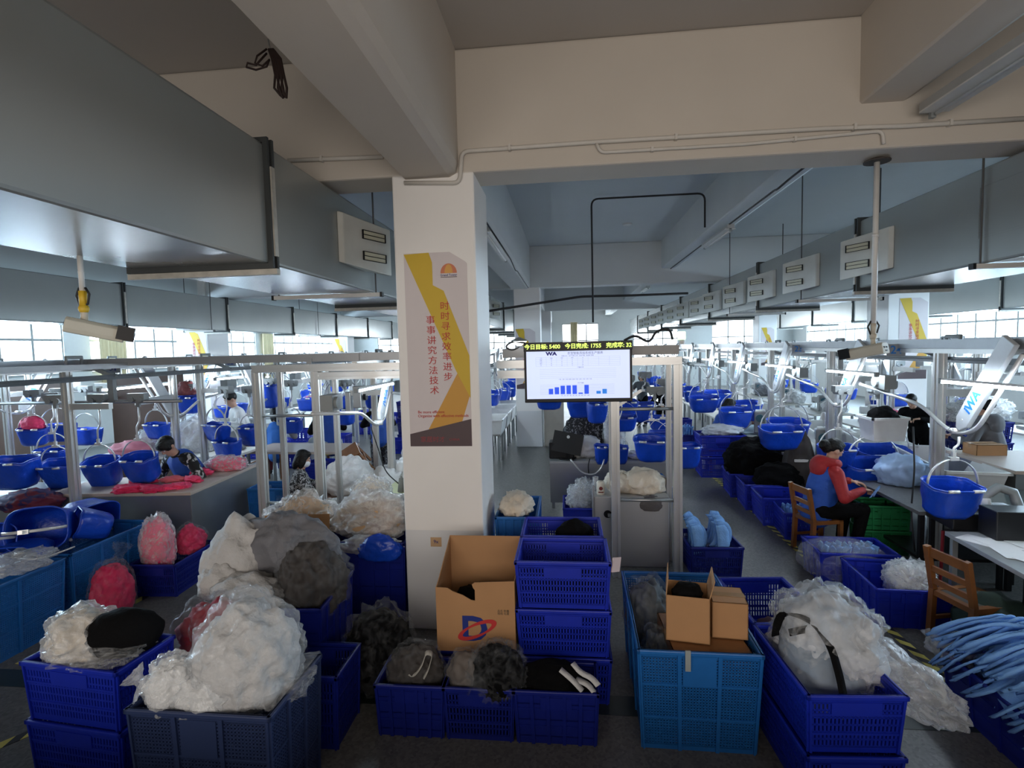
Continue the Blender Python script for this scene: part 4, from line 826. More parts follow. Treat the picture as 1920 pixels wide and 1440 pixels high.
# ---- hanging bags
_bm = {}
def bag_mesh(w, d, h, seed):
    key = (round(w, 2), round(d, 2), round(h, 2), seed % 4)
    if key in _bm: return _bm[key]
    n, m = 36, 9; q = MB(); sd = seed % 4
    def ring(f, z, k):
        a = 2 * pi * k / n; ca, sa = cos(a), sin(a); e = .62
        x = math.copysign(abs(ca) ** e, ca) * w / 2; y = math.copysign(abs(sa) ** e, sa) * d / 2
        nn = MN.noise(V((cos(a) * 2.2 + sd * 5, sin(a) * 2.2, z * 7))) * .05 * (1 - z / h) ** .5 if z < h else 0
        g = f * (1 + nn * 2); zz = z + (MN.noise(V((cos(a) * 1.5 + 9, sin(a) * 1.5 + sd, 0))) * .03 if 0 < z else 0) * min(1, z / h * 1.5)
        return (x * g, y * g, zz)
    for i in range(m + 1):
        z = h * i / m; f = .74 + .26 * (i / m) ** .6 if i else .7
        q.v += [ring(f, z, k) for k in range(n)]
    for i in range(m):
        for k in range(n): l = (k + 1) % n; q.f.append((i * n + k, i * n + l, (i + 1) * n + l, (i + 1) * n + k))
    q.f.append(tuple(range(n))[::-1])
    body = q.mesh('bag_body', True); body.materials.append(bag_blue)
    r = MB(); rim = [V(q.v[m * n + k]) * 1 for k in range(n)]; r.tube([(p.x * 1.01, p.y * 1.02, p.z) for p in rim], .0085, 6, closed=True); r = r.mesh('rim_wire', True); r.materials.append(bag_blue)
    c = MB()
    for s in (-1, 1): c.v += []; pts = [(w * .22 * t_, s * d / 2 * 1.02, h + .008) for t_ in (-1, -.4, .4, 1)]; 
    clip = []
    for s in (-1, 1):
        cc_ = MB(); cc_.tube([(w * (.26 + .16 * j) * s, -d / 2 * 1.03, h + .006) for j in (-1, 1)] if False else [(w * (s * .24 - .1), -d / 2 * 1.0, h + .006), (w * (s * .24 + .1), -d / 2 * 1.0, h + .006)], .016, 8); mm = cc_.mesh('rim_clip', True); mm.materials.append(tube_m); clip.append(mm)
    a = MB(); ah = w * .52; pts = [V((w / 2 * cos(t_), 0, h + ah * sin(t_))) for t_ in [pi * j / 14 for j in range(15)]]
    for p in pts: a.v += [(p.x, -.014, p.z), (p.x, .014, p.z)]
    a.f = [(2 * j, 2 * j + 1, 2 * j + 3, 2 * j + 2) for j in range(14)]; am = a.mesh('arch_handle', True); am.materials.append(tube_m)
    hk = MB().box(-.04, -.02, h + ah - .012, .04, .02, h + ah + .02).box(-.015, -.015, h + ah + .02, .015, .015, h + ah + .07); hm = hk.mesh('hook_block'); hm.materials.append(tube_m)
    _bm[key] = (body, r, clip, am, hm, ah); return _bm[key]
trol_m = MB().box(-.11, -.05, 0, .11, .05, .08).cyl((-.05, -.07, .0), (-.05, .07, .0), .035).cyl((.06, -.07, .0), (.06, .07, .0), .035).box(-.02, -.02, -.1, .02, .02, 0).mesh('trolley'); trol_m.materials.append(greyp)
_bs = [0]
def bag(label, x, y, zr, w=.5, d=.32, h=.3, rz=0, tilt=0, arch=True, rod=None, group='blue hanging cloth bags', trolley=True, lite=False):
    """zr = height of the rim"""
    _bs[0] += 1; body, r, clip, am, hm, ah = bag_mesh(w, d, h, _bs[0])
    t = thing('hanging_bag', label, 'bag', (x, y, zr - h), (0, 0, rz), group)
    def tl(o): o.rotation_euler = (tilt, 0, 0); o.location = (0, h * sin(tilt), h - h * cos(tilt)); return o
    solid(tl(link('body', body, None, t)), .006)
    if not lite: tl(link('rim_wire', r, None, t))
    for c in clip: tl(link('rim_clip', c, None, t))
    if arch:
        solid(link('arch_handle', am, None, t), .006)
        if not lite: link('hook_block', hm, None, t)
        if rod:
            z0 = h + ah + .06; z1 = rod - (zr - h); mid = (z0 + z1) / 2
            obj('hook_rod', MB().tube(arc_path([(0, 0, z0), (.0, 0, z0 + (z1 - z0) * .3), (.045, 0, z0 + (z1 - z0) * .5), (.045, 0, z1)], .03, 3), .011, 6), tube_m, t, True)
            if trolley: o = link('trolley', trol_m, None, t, loc=(.045, 0, z1 + .1))
    return t
def bagp(label, px, py, y, **k):
    k.setdefault('tilt', .15); k.setdefault('rod', 1.88 if k.get('arch', True) else None); q = aY(px, py, y); return bag(label, q.x, q.y, q.z, **k)
# left group at station 01
t = thing('carrier_rail', 'grey carrier rail holding the bags by their trolleys at far left', 'rail', (0, 6.36, 1.97)); obj('tube', MB().tube([(-8.2, 0, .0), (-4.95, 0, .0)], .022, 8), mt('rail steel', (.3, .31, .32), .35, .6), t, True); [obj('bracket', MB().box(x_, -.03, 0, x_ + .08, .03, TR - 1.97), greyp, t) for x_ in (-5.95, -7.8)]
bagp('dark open blue bag under a tall hook, third left of the black-haired worker', 107, 868, 6.3, w=.42, d=.32, h=.34, rz=.15, rod=1.9, tilt=.3)
bagp('blue bag directly behind the dark open bag at the far left', 100, 842, 7.0, w=.45, d=.3, h=.3, rz=.2)
bagp('open blue bag with arch handle second to the left of the black-haired worker', 187, 864, 6.3, w=.42, d=.32, h=.34, rz=.1, rod=1.9, tilt=.3)
bagp('open blue bag with arch handle just left of the black-haired worker', 260, 856, 6.35, w=.42, d=.3, h=.34, rz=.1, rod=1.9, tilt=.3)
bagp('big closed blue bag sitting at the left edge of the photo', 22, 862, 6.1, w=.56, d=.4, h=.36, rz=.1, arch=False)
bagp('blue bag filled with pink garments against the brown boards at far left', 62, 803, 7.4, w=.4, d=.25, h=.26, rz=.25, rod=1.9)
heap('garment_pile', 'pink garments poking out of the blue bag at far left', 'garment', aY(62, 800, 7.4) + V((0, 0, -.03)), (.17, .1, .12), pink, 71, fold=.15)
bagp('blue bag hanging from a bent hook left of the second station post', 293, 795, 8.2, w=.46, d=.22, h=.24, rz=-.15, rod=1.85, trolley=False)
bagp('blue bag heaped with dark goods below the end of the first left lamp', 353, 744, 8.6, w=.42, d=.25, h=.28, rz=-.1)
heap('garment_pile', 'dark red and white goods on the bag below the first left lamp', 'garment', aY(350, 738, 8.6) + V((0, 0, -.02)), (.17, .12, .15), mt('mixed dark goods', (.2, .05, .05), .7, var=.6, scale=14), 72, fold=.2)
bagp('tilted blue bag behind the worker, above the pink bag', 405, 795, 8.0, w=.5, d=.26, h=.26, rz=-.35, rod=1.9, trolley=False)
bagp('lower blue bag just below the tilted one right of the worker', 425, 826, 7.8, w=.48, d=.26, h=.26, rz=-.25)
bagp('blue bag with pink cloth beside the left gate post', 467, 800, 8.2, w=.36, d=.26, h=.3, rz=-.2, rod=1.85)
bagp('flat blue bag seen through the left gate above the masked person', 545, 787, 9.2, w=.44, d=.22, h=.24, rz=-.1)
bagp('tall blue bag high inside the left gate frame', 503, 722, 10.0, w=.3, d=.25, h=.45, rz=0)
bagp('upper blue bag right of the gate post, near the grey boxes', 628, 742, 9.0, w=.45, d=.24, h=.24, rz=-.3)
bagp('lower blue bag right of the gate post behind the big blue vest', 645, 766, 9.0, w=.36, d=.24, h=.28, rz=-.3)
bagp('dark blue bag up high near the gate top left of the column', 700, 738, 11, w=.4, d=.3, h=.3)
# centre
bagp('round blue bag hanging right under the monitor', 1030, 746, 6.9, w=.34, d=.3, h=.13, rz=0)
bagp('wide dark blue bag under the monitor centre', 1090, 748, 9.0, w=.5, d=.3, h=.3, rz=.1)
bagp('wrinkled blue bag below the monitor beside the gate post', 1120, 755, 8.2, w=.3, d=.28, h=.3, rz=.4)
bagp('blue bag seen through the right gate upper left', 1172, 752, 8.8, w=.42, d=.3, h=.22, rz=.2)
bagp('dark blue bag through the right gate upper middle', 1205, 757, 9.8, w=.45, d=.3, h=.32, rz=.0)
bagp('pale blue bag on the line below the gate rung', 1168, 780, 8.4, w=.42, d=.3, h=.22, rz=0, rod=1.75)
bagp('blue bag behind the gate rung right part', 1240, 783, 9, w=.4, d=.3, h=.2, rz=0, rod=1.8)
bagp('large open blue bag with three arch hooks seen through the right gate', 1222, 822, 7.6, w=.5, d=.42, h=.3, rz=-.15, rod=1.78, tilt=.12)
bagp('second arch handle bag behind the large open one in the gate', 1243, 812, 8.0, w=.42, d=.34, h=.36, rz=-.2, rod=1.75)
bagp('third blue bag in the gate squeezed against the right post', 1256, 815, 8.2, w=.36, d=.34, h=.36, rz=-.2, rod=1.75)
bagp('small blue box shaped bag on the steel table left of the gate post', 1128, 836, 8.3, w=.22, d=.2, h=.28, arch=False)
bagp('small blue bag with wire handle on the steel table through the gate', 1161, 838, 8.3, w=.28, d=.2, h=.26, rz=.05)
bagp('dark blue bag with printed white patch right of the gate post', 1287, 835, 8.0, w=.4, d=.34, h=.32, rz=.1, tilt=.1, arch=False)
# right line
for a in (('blue bag with white clips far along the right line above the white sleeved person', 1320, 745, 11.6, .62, .36, .3, .1), ('second blue bag behind it far along the right line', 1345, 735, 12.6, .62, .4, .34, .1),
          ('blue bag behind the white sleeved person', 1380, 768, 10.6, .62, .36, .34, .12), ('taller blue bag behind and right of the white sleeved person', 1400, 755, 11.4, .6, .4, .36, .12),
          ('blue bag with T shaped clips above the sewing machine at station 22', 1465, 803, 8.3, .64, .36, .3, .12), ('blue bag behind the clipped one at station 22', 1478, 790, 9.0, .64, .4, .34, .1),
          ('open bright blue bag above the red hooded person', 1570, 838, 7.3, .46, .3, .26, .05),
          ('large blue bag with white clips right of the red hooded person', 1636, 868, 7.3, .7, .46, .42, .1), ('blue bag behind the large one at station 23', 1655, 843, 8.0, .72, .48, .42, .05),
          ('open blue bag with arch handle alone in front of the right post', 1786, 908, 5.35, .46, .34, .3, .06)):
    bagp(a[0], a[1], a[2], a[3], w=a[4], d=a[5], h=a[6], rz=a[7], tilt=.2, rod=1.62 if a[1] > 1700 else 1.78, trolley=a[1] < 1700 and a[1] > 1560)
# far bags, two to a station
n_ = 0
for x, y0, k0, k1, ph in ((3.43, 5.5, 4, 9, 'right of the aisle'), (-6.3, 7.46, 2, 8, 'at far left'), (-2.05, 6.48, 2, 7, 'left of the white column'), (7.7, 6.2, 0, 7, 'behind the right hand line'), (-9.0, 8.2, 0, 6, 'nearest the left windows')):
    for k in range(k0, k1):
        for j in range(2):
            n_ += 1; bag('%s blue bag hanging at the %s station of the row %s' % (('nearer', 'farther')[j], nth(k), ph), x, y0 + 2.3 * k + .3 + .55 * j, 1.3 + random.uniform(-.15, .15), w=.55, d=.34, h=.3, rz=random.uniform(-.3, .3), rod=1.85, lite=True)
# ================================================================== furniture and goods between the lines
def table(label, x, y, w, d, h, rz=0, top=tabletop, panels=(), name='work_table', legm=None, th=.04, shelf=False):
    t = thing(name, label, 'table', (x, y, 0), rz); bevel(obj('top', MB().box(-w / 2, -d / 2, h - th, w / 2, d / 2, h), top, t), .004)
    for sx in (-1, 1):
        for sy in (-1, 1): obj('leg', MB().box(sx * (w / 2 - .05) - .022, sy * (d / 2 - .05) - .022, 0, sx * (w / 2 - .05) + .022, sy * (d / 2 - .05) + .022, h - th), legm or steel, t)
    for p in panels:
        z0 = .1
        if p == 'front': obj('front_panel', MB().box(-w / 2 + .01, -d / 2 + .004, z0, w / 2 - .01, -d / 2 + .012, h - th), steel, t)
        if p == 'right': obj('side_panel', MB().box(w / 2 - .012, -d / 2 + .01, z0, w / 2 - .004, d / 2 - .01, h - th), steel, t)
        if p == 'left': obj('side_panel', MB().box(-w / 2 + .004, -d / 2 + .01, z0, -w / 2 + .012, d / 2 - .01, h - th), steel, t)
    if shelf: obj('shelf', MB().box(-w / 2 + .05, -d / 2 + .05, .22, w / 2 - .05, d / 2 - .05, .25), legm or steel, t)
    return t
def machine(label, x, y, z, rz, s=1.0, dark=False):
    t = thing('sewing_machine', label, 'sewing machine', (x, y, z), rz); a = greyp if dark else mt('machine white', (.66, .67, .66), .35)
    bevel(obj('bed', MB().box(-.25 * s, -.09 * s, 0, .25 * s, .09 * s, .05 * s), a, t), .012)
    q = MB().prism([(-.24, .16), (-.24, .28), (-.2, .31), (.1, .33), (.16, .38), (.25, .38), (.27, .33), (.27, .02), (.12, .02), (.1, .18), (-.12, .2), (-.14, .16)], -.07, .07); q.v = [(p[0] * s, p[2] * s, p[1] * s) for p in q.v]; q.f = [f[::-1] for f in q.f]
    bevel(obj('arm', q, a, t), .015)
    bevel(obj('end_cover', MB().box(.235 * s, -.085 * s, .02 * s, .3 * s, .085 * s, .36 * s), mt('machine grey', (.2, .21, .22), .4), t), .02)
    obj('hand_wheel', MB().cyl((.3 * s, 0, .26 * s), (.325 * s, 0, .26 * s), .06 * s, 20), mt('wheel teal', (.02, .09, .12), .3), t)
    obj('needle_bar', MB().cyl((-.19 * s, 0, .16 * s), (-.19 * s, 0, .05 * s), .008 * s), steel, t)
    obj('thread_stand', MB().cyl((.2 * s, -.0, .36 * s), (.2 * s, -.0, .55 * s), .006 * s).lathe([(.045 * s, 0), (.02 * s, .09 * s)], 12, Matrix.Translation((.2 * s, 0, .47 * s))), whitep, t)
    return t
def tub(label, x, y, z, w, d, h, rz=0, m=None):
    t = thing('plastic_tub', label, 'tub', (x, y, z), rz, 'white plastic tubs'); q = MB(); k = .86; e = .012
    o_ = [(-w / 2 * k, -d / 2 * k, 0), (w / 2 * k, -d / 2 * k, 0), (w / 2 * k, d / 2 * k, 0), (-w / 2 * k, d / 2 * k, 0), (-w / 2, -d / 2, h), (w / 2, -d / 2, h), (w / 2, d / 2, h), (-w / 2, d / 2, h)]
    i_ = [(p[0] - math.copysign(e, p[0]), p[1] - math.copysign(e, p[1]), p[2] + (e if p[2] == 0 else 0)) for p in o_]
    q.v = o_ + i_; q.f = [(3, 2, 1, 0), (0, 1, 5, 4), (1, 2, 6, 5), (2, 3, 7, 6), (3, 0, 4, 7), (8, 9, 10, 11), (8, 12, 13, 9), (9, 13, 14, 10), (10, 14, 15, 11), (11, 15, 12, 8), (4, 5, 13, 12), (5, 6, 14, 13), (6, 7, 15, 14), (7, 4, 12, 15)]
    bevel(obj('body', q, m or whitep, t), .02, 3); r = MB()
    for s in (-1, 1): r.box(-w / 2 - .025, s * d / 2 - (.025 if s < 0 else 0), h - .03, w / 2 + .025, s * d / 2 + (.025 if s > 0 else 0), h); r.box(s * w / 2 - (.025 if s < 0 else 0), -d / 2 - .025, h - .03, s * w / 2 + (.025 if s > 0 else 0), d / 2 + .025, h)
    obj('rim', r, m or whitep, t); return t
def chair(label, x, y, rz, sh=.43, bh=.82, w=.38):
    t = thing('wooden_chair', label, 'chair', (x, y, 0), rz); h = w / 2
    obj('seat_frame', MB().box(-h, -h, sh - .045, h, -h + .05, sh).box(-h, h - .05, sh - .045, h, h, sh).box(-h, -h, sh - .045, -h + .05, h, sh).box(h - .05, -h, sh - .045, h, h, sh), wood, t)
    obj('seat_panel', MB().box(-h + .045, -h + .045, sh - .03, h - .045, h - .045, sh - .005), mt('woven seat', (.06, .065, .06), .4), t)
    for s in (-1, 1): obj('leg', MB().bar((s * (h - .02), h - .02, 0), (s * (h - .02), h - .02, sh - .02), .042, .042), wood, t); obj('leg', MB().bar((s * (h - .02), -h + .0, 0), (s * (h - .02), -h + .02, sh), .045, .045).bar((s * (h - .02), -h + .02, sh), (s * (h - .02), -h - .05, bh), .045, .04, (0, 1, 0)), wood, t)
    for z, hh in ((bh - .05, .075), (bh - .19, .045), (bh - .3, .045)): obj('back_slat', MB().box(-h + .0, -h - .055 + (bh - z) * .16, z - hh / 2, h, -h - .03 + (bh - z) * .16, z + hh / 2), wood, t)
    for s in (-1, 1): obj('stretcher', MB().bar((s * (h - .02), -h + .02, .17), (s * (h - .02), h - .02, .17), .025, .03), wood, t)
    return t
print_m = printed('dark print cloth', (.008, .008, .012), (.2, .2, .22), 22, .56)
# --- left
T1 = table('long laminate table clad in grey steel sheet, strewn with pink garments', -5.6, 6.38, 1.86, .86, .87, R(4), panels=('front', 'right'))
table('steel clad end table with the hot pink bag, behind the steel clad worktable', -4.98, 7.22, .5, .8, .87, R(4), panels=('right',))
def onz(name, label, px, py, z, r, m, seed, rz=0, cat='garment', group=None, **k):
    q = aZ(px, py, z); return heap(name, label, cat, (q.x, q.y, z), r, m, seed, rz, group, **k)
for k, (px, py, r, m, rz, l) in enumerate(((243, 921, (.16, .12, .07), red_pk, .2, 'deep red folded garment at the near left corner of the pink pile'), (285, 921, (.16, .1, .06), red_pk, -.3, 'deep red garment beside it, near the table front edge'), (310, 918, (.13, .09, .045), pink, .4, 'flat bright pink garment at the table front'),
        (338, 914, (.12, .09, .05), pink, -.2, 'bright pink garment near the steel table corner'), (270, 905, (.16, .07, .04), pink, .1, 'pink and white folded piece in front of the worker hands'), (325, 903, (.14, .06, .06), mt('salmon fabric', (.75, .16, .2), .7), .15, 'salmon pink roll lying in the middle of the table'),
        (362, 903, (.13, .06, .06), pink, -.3, 'pink roll to the right of the salmon roll'), (378, 890, (.13, .08, .07), pink, .2, 'folded pink piece near the black-and-white sleeve'))):
    onz('folded_garment', l, px, py, .872, (r[0] * 1.1, r[1] * 1.15, r[2] * .8), m, 80 + k, rz, sub=4, fold=.42, ffreq=2.6, amp=.3)
q = aZ(425, 880, .872); bagged('garment_bag', 'clear bag of hot pink garments at the far right end of the table', 'bag of garments', (q.x, q.y, .872), (.3, .18, .13), pink, film, 88, -.1)
t = table('grey steel table under the big blue bag at the left edge', -7.35, 6.1, 1.5, 1.0, .84, R(4), top=steel, panels=('front',))
crate('azure bin at the left edge under the heap of blue bags', -5.14, 3.83, 0, .74, 1.26, .67, aqua_crate, 'mesh', R(0), None, 'plastic_bin', 'bin')
crate('second azure bin behind it, beside the red garment bag', -5.16, 5.06, 0, .72, 1.02, .67, aqua_crate, 'mesh', R(0), None, 'plastic_bin', 'bin')
crate('deep blue crate holding pink bags by the steel clad table', -4.95, 5.42, 0, .56, .74, .36, blue2_crate, 'slot', 0) if False else crate('deep blue crate holding pink bags by the steel clad table', -4.42, 5.42, 0, .5, .72, .36, blue2_crate, 'slot', R(3))
bagged('garment_bag', 'tall clear bag of crimson fabric standing on the floor by the azure bin', 'bag of garments', (-4.55, 4.72, 0.0), (.2, .2, .34), red_pk, film_d, 91, .3, iamp=.08, fold=.08, neck=((.03, 0, .48), (.1, .06, .68), 1.1))
bagged('garment_bag', 'upright clear bag of pink fabric standing in the deep blue crate', 'bag of garments', (-4.5, 5.28, .25), (.17, .17, .36), pink, film, 92, .2, iamp=.1)
bagged('garment_bag', 'small clear bag of crimson fabric leaning at the table corner', 'bag of garments', (-4.36, 5.6, .3), (.16, .15, .2), red_pk, film_d, 93, .4)
def lying(label, px, py, z, rz, tilt, w=.5, d=.4, h=.4, arch=True):
    q = aZ(px, py, z); t = bag(label, q.x, q.y, z + h, w=w, d=d, h=h, rz=rz, arch=arch, group='blue cloth bags heaped on the azure bins'); t.rotation_euler = (tilt, 0, rz); t.location = (q.x, q.y, z); return t
lying('blue bag lying with its dark mouth open toward the camera, on the azure bin', 105, 985, .78, R(28), R(78), .5, .42, .46)
lying('blue bag lying upside behind the open one on the azure bins', 145, 958, .8, R(75), R(100), .5, .34, .34, False)
lying('crumpled blue bag with bent clips on the second azure bin', 205, 985, .72, R(-40), R(70), .42, .3, .3, False)
lying('blue bag with wire rim half cut off at the left photo edge', 5, 1010, .72, R(30), R(75), .46, .3, .34)
lying('flattened blue bag under the others on the azure bin', 70, 1025, .66, R(10), R(95), .5, .26, .3, False)
onz('garment_pile', 'purple and dark red cloth heaped behind the blue bags at left', 60, 955, .72, (.36, .22, .15), printed('purple cloth', (.02, .01, .07), (.12, .012, .03), 5), 95, fold=.25)
o = obj('plastic_sheet', blob((.28, .3, .08), 96, .3, 2.5, .25, 3, 4), film, None, True, aZ(25, 1065, .68)); tag(o, 'clear film over the rim of the azure bin at the left edge', 'plastic sheet')
o = obj('wire_rim', MB().tube(arc_path([aZ(20, 1045, .72), aZ(60, 1050, .72), aZ(95, 1042, .72), aZ(140, 1025, .74)], .1), .009, 6), tube_m, None, True); tag(o, 'bare bag wire lying across the azure bin rim', 'wire')
brown = mat('brown board', (.07, .035, .022), .7, var=.25, scale=3)
q0 = aY(-40, 700, 9.6); q1 = aY(112, 700, 9.6); o = obj('brown_partition', MB().box(0, 0, 0, q1.x - q0.x, .08, 2.15), brown, loc=(q0.x, 9.6, 0)); tag(o, 'dark brown board partition at the far left edge', 'partition')
q0 = aY(205, 700, 10.2); q1 = aY(338, 700, 10.2); o = obj('brown_partition', MB().box(0, 0, 0, q1.x - q0.x, .08, 2.2), brown, loc=(q0.x, 10.2, 0)); tag(o, 'dark brown board partition behind the first left station', 'partition')
t = table('pale worktable behind the black-haired worker', -6.9, 8.7, 2.6, .9, .85, R(2), top=wtop)
bagged('garment_bag', 'bag of white and black cloth on the worktable beyond the left post', 'bag of garments', (-6.6, 8.8, .85), (.4, .3, .4), white_cl, film_d, 98, fold=.15)
bagged('garment_bag', 'second bag of white cloth farther left on that worktable', 'bag of garments', (-7.3, 8.7, .85), (.3, .26, .3), white_cl, film_d, 99, fold=.15)
heap('garment_pile', 'rosy garments in film on the worktable above the pink bag', 'garment', (-7.45, 8.3, .86), (.36, .22, .16), mt('rose cloth', (.6, .2, .25), .7), 100, fold=.1)
machine('dark grey sewing machine on the pale worktable behind the worker', -5.9, 8.75, .85, R(100), 1.2, True)
t = table('light wood table holding flat blue bags behind the left gate', -4.9, 9.35, 1.8, .9, .8, R(-2), top=tabletop)
crate('azure slotted crate just inside the left gate under the steel table end', -4.35, 7.35, 0, .55, .42, .62, aqua_crate, 'slot', R(2))
crate('blue crate on the floor beyond the masked person', -4.75, 10.0, 0, .8, .5, .4, blue_crate, 'slot', R(-8))
crate('blue crate on the floor far behind the upturned stool', -4.3, 12.9, 0, .7, .42, .34, blue_crate, 'slot', R(-4))
t = table('low brown bench with white shirts inside the left gate', -2.95, 6.95, 1.1, .75, .62, R(3), top=mt('bench brown', (.16, .08, .05), .6))
heap('garment_pile', 'round mound of white shirts on the bench inside the left gate', 'garment', (-3.0, 6.95, .62), (.34, .28, .3), white_cl, 101, sub=5, fold=.12, ffreq=4)
heap('garment_pile', 'white shirt hanging off the bench front', 'garment', (-2.95, 6.5, .48), (.24, .16, .12), white_cl, 102, fold=.14)
heap('garment_pile', 'big pale mound of white fabric beside the column at the left', 'garment', (-2.3, 8.3, .3), (.42, .36, .55), white_cl, 103, sub=5, fold=.1)
heap('garment_pile', 'white crumpled fabric in front of the pale mound', 'garment', (-2.25, 7.3, .55), (.42, .3, .3), white_cl, 104, sub=5, fold=.2)
heap('garment_pile', 'white cuffs and cloth pieces left of the yarn cones', 'garment', (-2.55, 7.05, .55), (.26, .2, .25), white_cl, 105, sub=4, fold=.25)
t = table('pale green worktable beside the column, holding yarn cones', -2.05, 6.62, .6, .6, .78, 0, top=mt('pale green top', (.5, .52, .3), .5))
for k, (x, m, l) in enumerate(((-2.1, mt('grey yarn', (.2, .19, .16), .8), 'grey yarn cone on the pale green table'), (-2.0, mt('lime yarn', (.45, .6, .05), .8), 'lime yarn cone right of the grey one'))):
    o = obj('yarn_cone', MB().lathe([(.05, 0), (.052, .01), (.03, .17), (.012, .18), (.012, .2)], 18), m, None, True, (x, 6.42, .78)); tag(o, l, 'yarn cone')
t = thing('wooden_stool', 'varnished wooden stool leaning upside down on the white fabric', 'stool', aY(668, 868, 7.9), (R(25), R(-32), R(20)))
obj('seat', MB().box(-.17, -.17, .2, .17, .17, .23), wood, t)
for sx in (-1, 1):
    for sy in (-1, 1): obj('leg', MB().bar((sx * .14, sy * .14, .2), (sx * .17, sy * .17, -.22), .035, .035), wood, t)
    obj('stretcher', MB().bar((sx * .155, -.155, 0), (sx * .155, .155, 0), .025, .025), wood, t)
t = thing('control_box', 'two grey control boxes on a post behind the left gate', 'control box', aY(663, 748, 7.1)); bevel(obj('box', MB().box(-.1, -.06, -.22, -.02, .06, .1), steel, t), .01); bevel(obj('box', MB().box(.02, -.08, -.12, .14, .08, .18), steel, t), .01); obj('knob', MB().cyl((.15, 0, .03), (.19, 0, .03), .05), blackp, t)
cable('hanging_cable', 'thin black cable drooping from the gate toward the column', [aY(695, 800, 6.6), aY(712, 850, 6.6), aY(722, 885, 6.6), aY(757, 915, 6.6)], .008)
# stack of blue crates behind the gate by the column
for k in range(3): crate(('lowest', 'middle', 'topmost')[k] + ' blue crate of the pile left of the column behind the gate', -3.95, 13.4, .42 * k, .8, .5, .41, blue2_crate, 'far', 0)
# --- centre
for k in range(4): tub('white tub on a stand, %s of the row left of the far column' % nth(k), -1.78, 12.2 + 1.15 * k, .62, .62, 1.0, .34, 0); table('dark stand under the %s white tub left of the far column' % nth(k), -1.78, 12.2 + 1.15 * k, .5, .8, .615, 0, top=steel, name='tub_stand', legm=greyp)
o = obj('grey_cabinet', MB().box(0, 0, 0, .5, .4, 1.75), mt('cabinet tan', (.42, .39, .34), .6), loc=(-.62, 13.6, 0)); tag(bevel(o, .01), 'beige cupboard standing right of the far column', 'cabinet')
t = table('steel fronted table in the aisle with computer and white cloth', .66, 8.75, 1.95, .9, .76, R(1), top=mt('steel top', (.5, .52, .52), .3, .5), panels=('front', 'left'))
mo = thing('computer_monitor', 'black flat computer monitor seen from behind on the steel table', 'monitor', (-.02, 8.45, .762), R(-14)); obj('base', MB().box(-.12, -.09, 0, .12, .09, .015), blackp, mo); obj('stand', MB().box(-.03, .0, 0, .03, .03, .16), blackp, mo); p = obj('panel', MB().box(-.24, .0, -.16, .24, .04, .17), blackp, mo); p.location = (0, -.03, .26); p.rotation_euler = (R(-12), R(9), 0); obj('emblem', MB().cyl((0, -.002, .1), (0, .0, .1), .025, 20), steel, p)
o = bevel(obj('computer_case', MB().box(-.2, -.16, 0, .2, .16, .26), blackp, loc=(-.12, 8.62, .762)), .02); tag(o, 'black box behind the computer monitor on the steel table', 'computer')
heap('garment_pile', 'white garments heaped on the steel table behind the monitor', 'garment', (.28, 8.75, .762), (.26, .28, .2), white_cl, 110, fold=.2); heap('garment_pile', 'dark patterned garments on the steel table behind the white ones', 'garment', (.25, 9.05, .762), (.34, .12, .42), print_m, 111, fold=.15)
heap('garment_pile', 'white cloth spread on the right end of the steel table', 'garment', (1.2, 8.6, .762), (.3, .25, .06), white_cl, 112, fold=.2)
bagged('fabric_sleeve', 'long white fabric roll slumping behind the right gate post', 'fabric roll', (.75, 8.9, .762), (.18, .2, .5), white_cl, film_d, 113, fold=.1)
cable('desk_cable', 'white looped cable hanging in front of the steel table', [(.02, 8.26, .8), (.1, 8.25, .7), (.2, 8.24, .58), (.38, 8.24, .55), (.5, 8.25, .66), (.54, 8.25, .8)], .014, tube_m)
cable('desk_cable', 'thin black cable down the front of the steel table', [(.32, 8.28, .8), (.29, 8.26, .7), (.3, 8.25, .56)], .008)
crate('blue crate before the steel table holding clear bags', .17, 7.0, 0, .5, .6, .5, blue_crate, 'solid', R(0)); bagged('garment_bag', 'crumpled clear bags in the blue crate before the steel table', 'plastic bag', (.18, 6.98, .4), (.2, .2, .24), mt('pale grey filling', (.5, .52, .55), .8), film, 114, fold=.25)
t = thing('steel_cabinet', 'grey metal cabinet with round hole and lever behind the gate post', 'cabinet', (.7, 6.42, 0)); bevel(obj('body', MB().box(-.42, -.33, 0, .42, .33, .82), mt('cabinet grey', (.4, .4, .4), .45, .2, var=.1, scale=2), t), .008); obj('lock_hole', MB().cyl((-.27, -.335, .62), (-.27, -.328, .62), .045, 20), blackp, t); obj('lever', MB().bar((-.27, -.345, .61), (-.13, -.345, .62), .02, .035), steel, t); obj('side_frame', MB().box(-.44, -.34, 0, -.42, -.31, .95), steel, t)
t = thing('drink_bottle', 'white bottle with red-brown mark on the grey cabinet', 'bottle', (.36, 6.2, .82)); obj('body', MB().lathe([(.045, 0), (.048, .01), (.048, .14), (.04, .155), (.02, .16)], 20), mt('bottle cream', (.62, .58, .5), .4), t, True); obj('printed_mark', MB().cyl((.0, -.0505, .08), (.0, -.046, .08), .022, 18), mt('maroon print', (.14, .01, .01), .5), t); obj('printed_mark', MB().box(-.03, -.0495, .03, .03, -.04, .042), mt('maroon print', (.14, .01, .01), .5), t)
o = obj('clear_cup', MB().lathe([(.025, 0), (.035, .17), (.033, .17), (.023, .006)], 18), film, None, True, (.31, 6.35, .82)); tag(o, 'tall clear plastic cup behind the white bottle', 'cup')
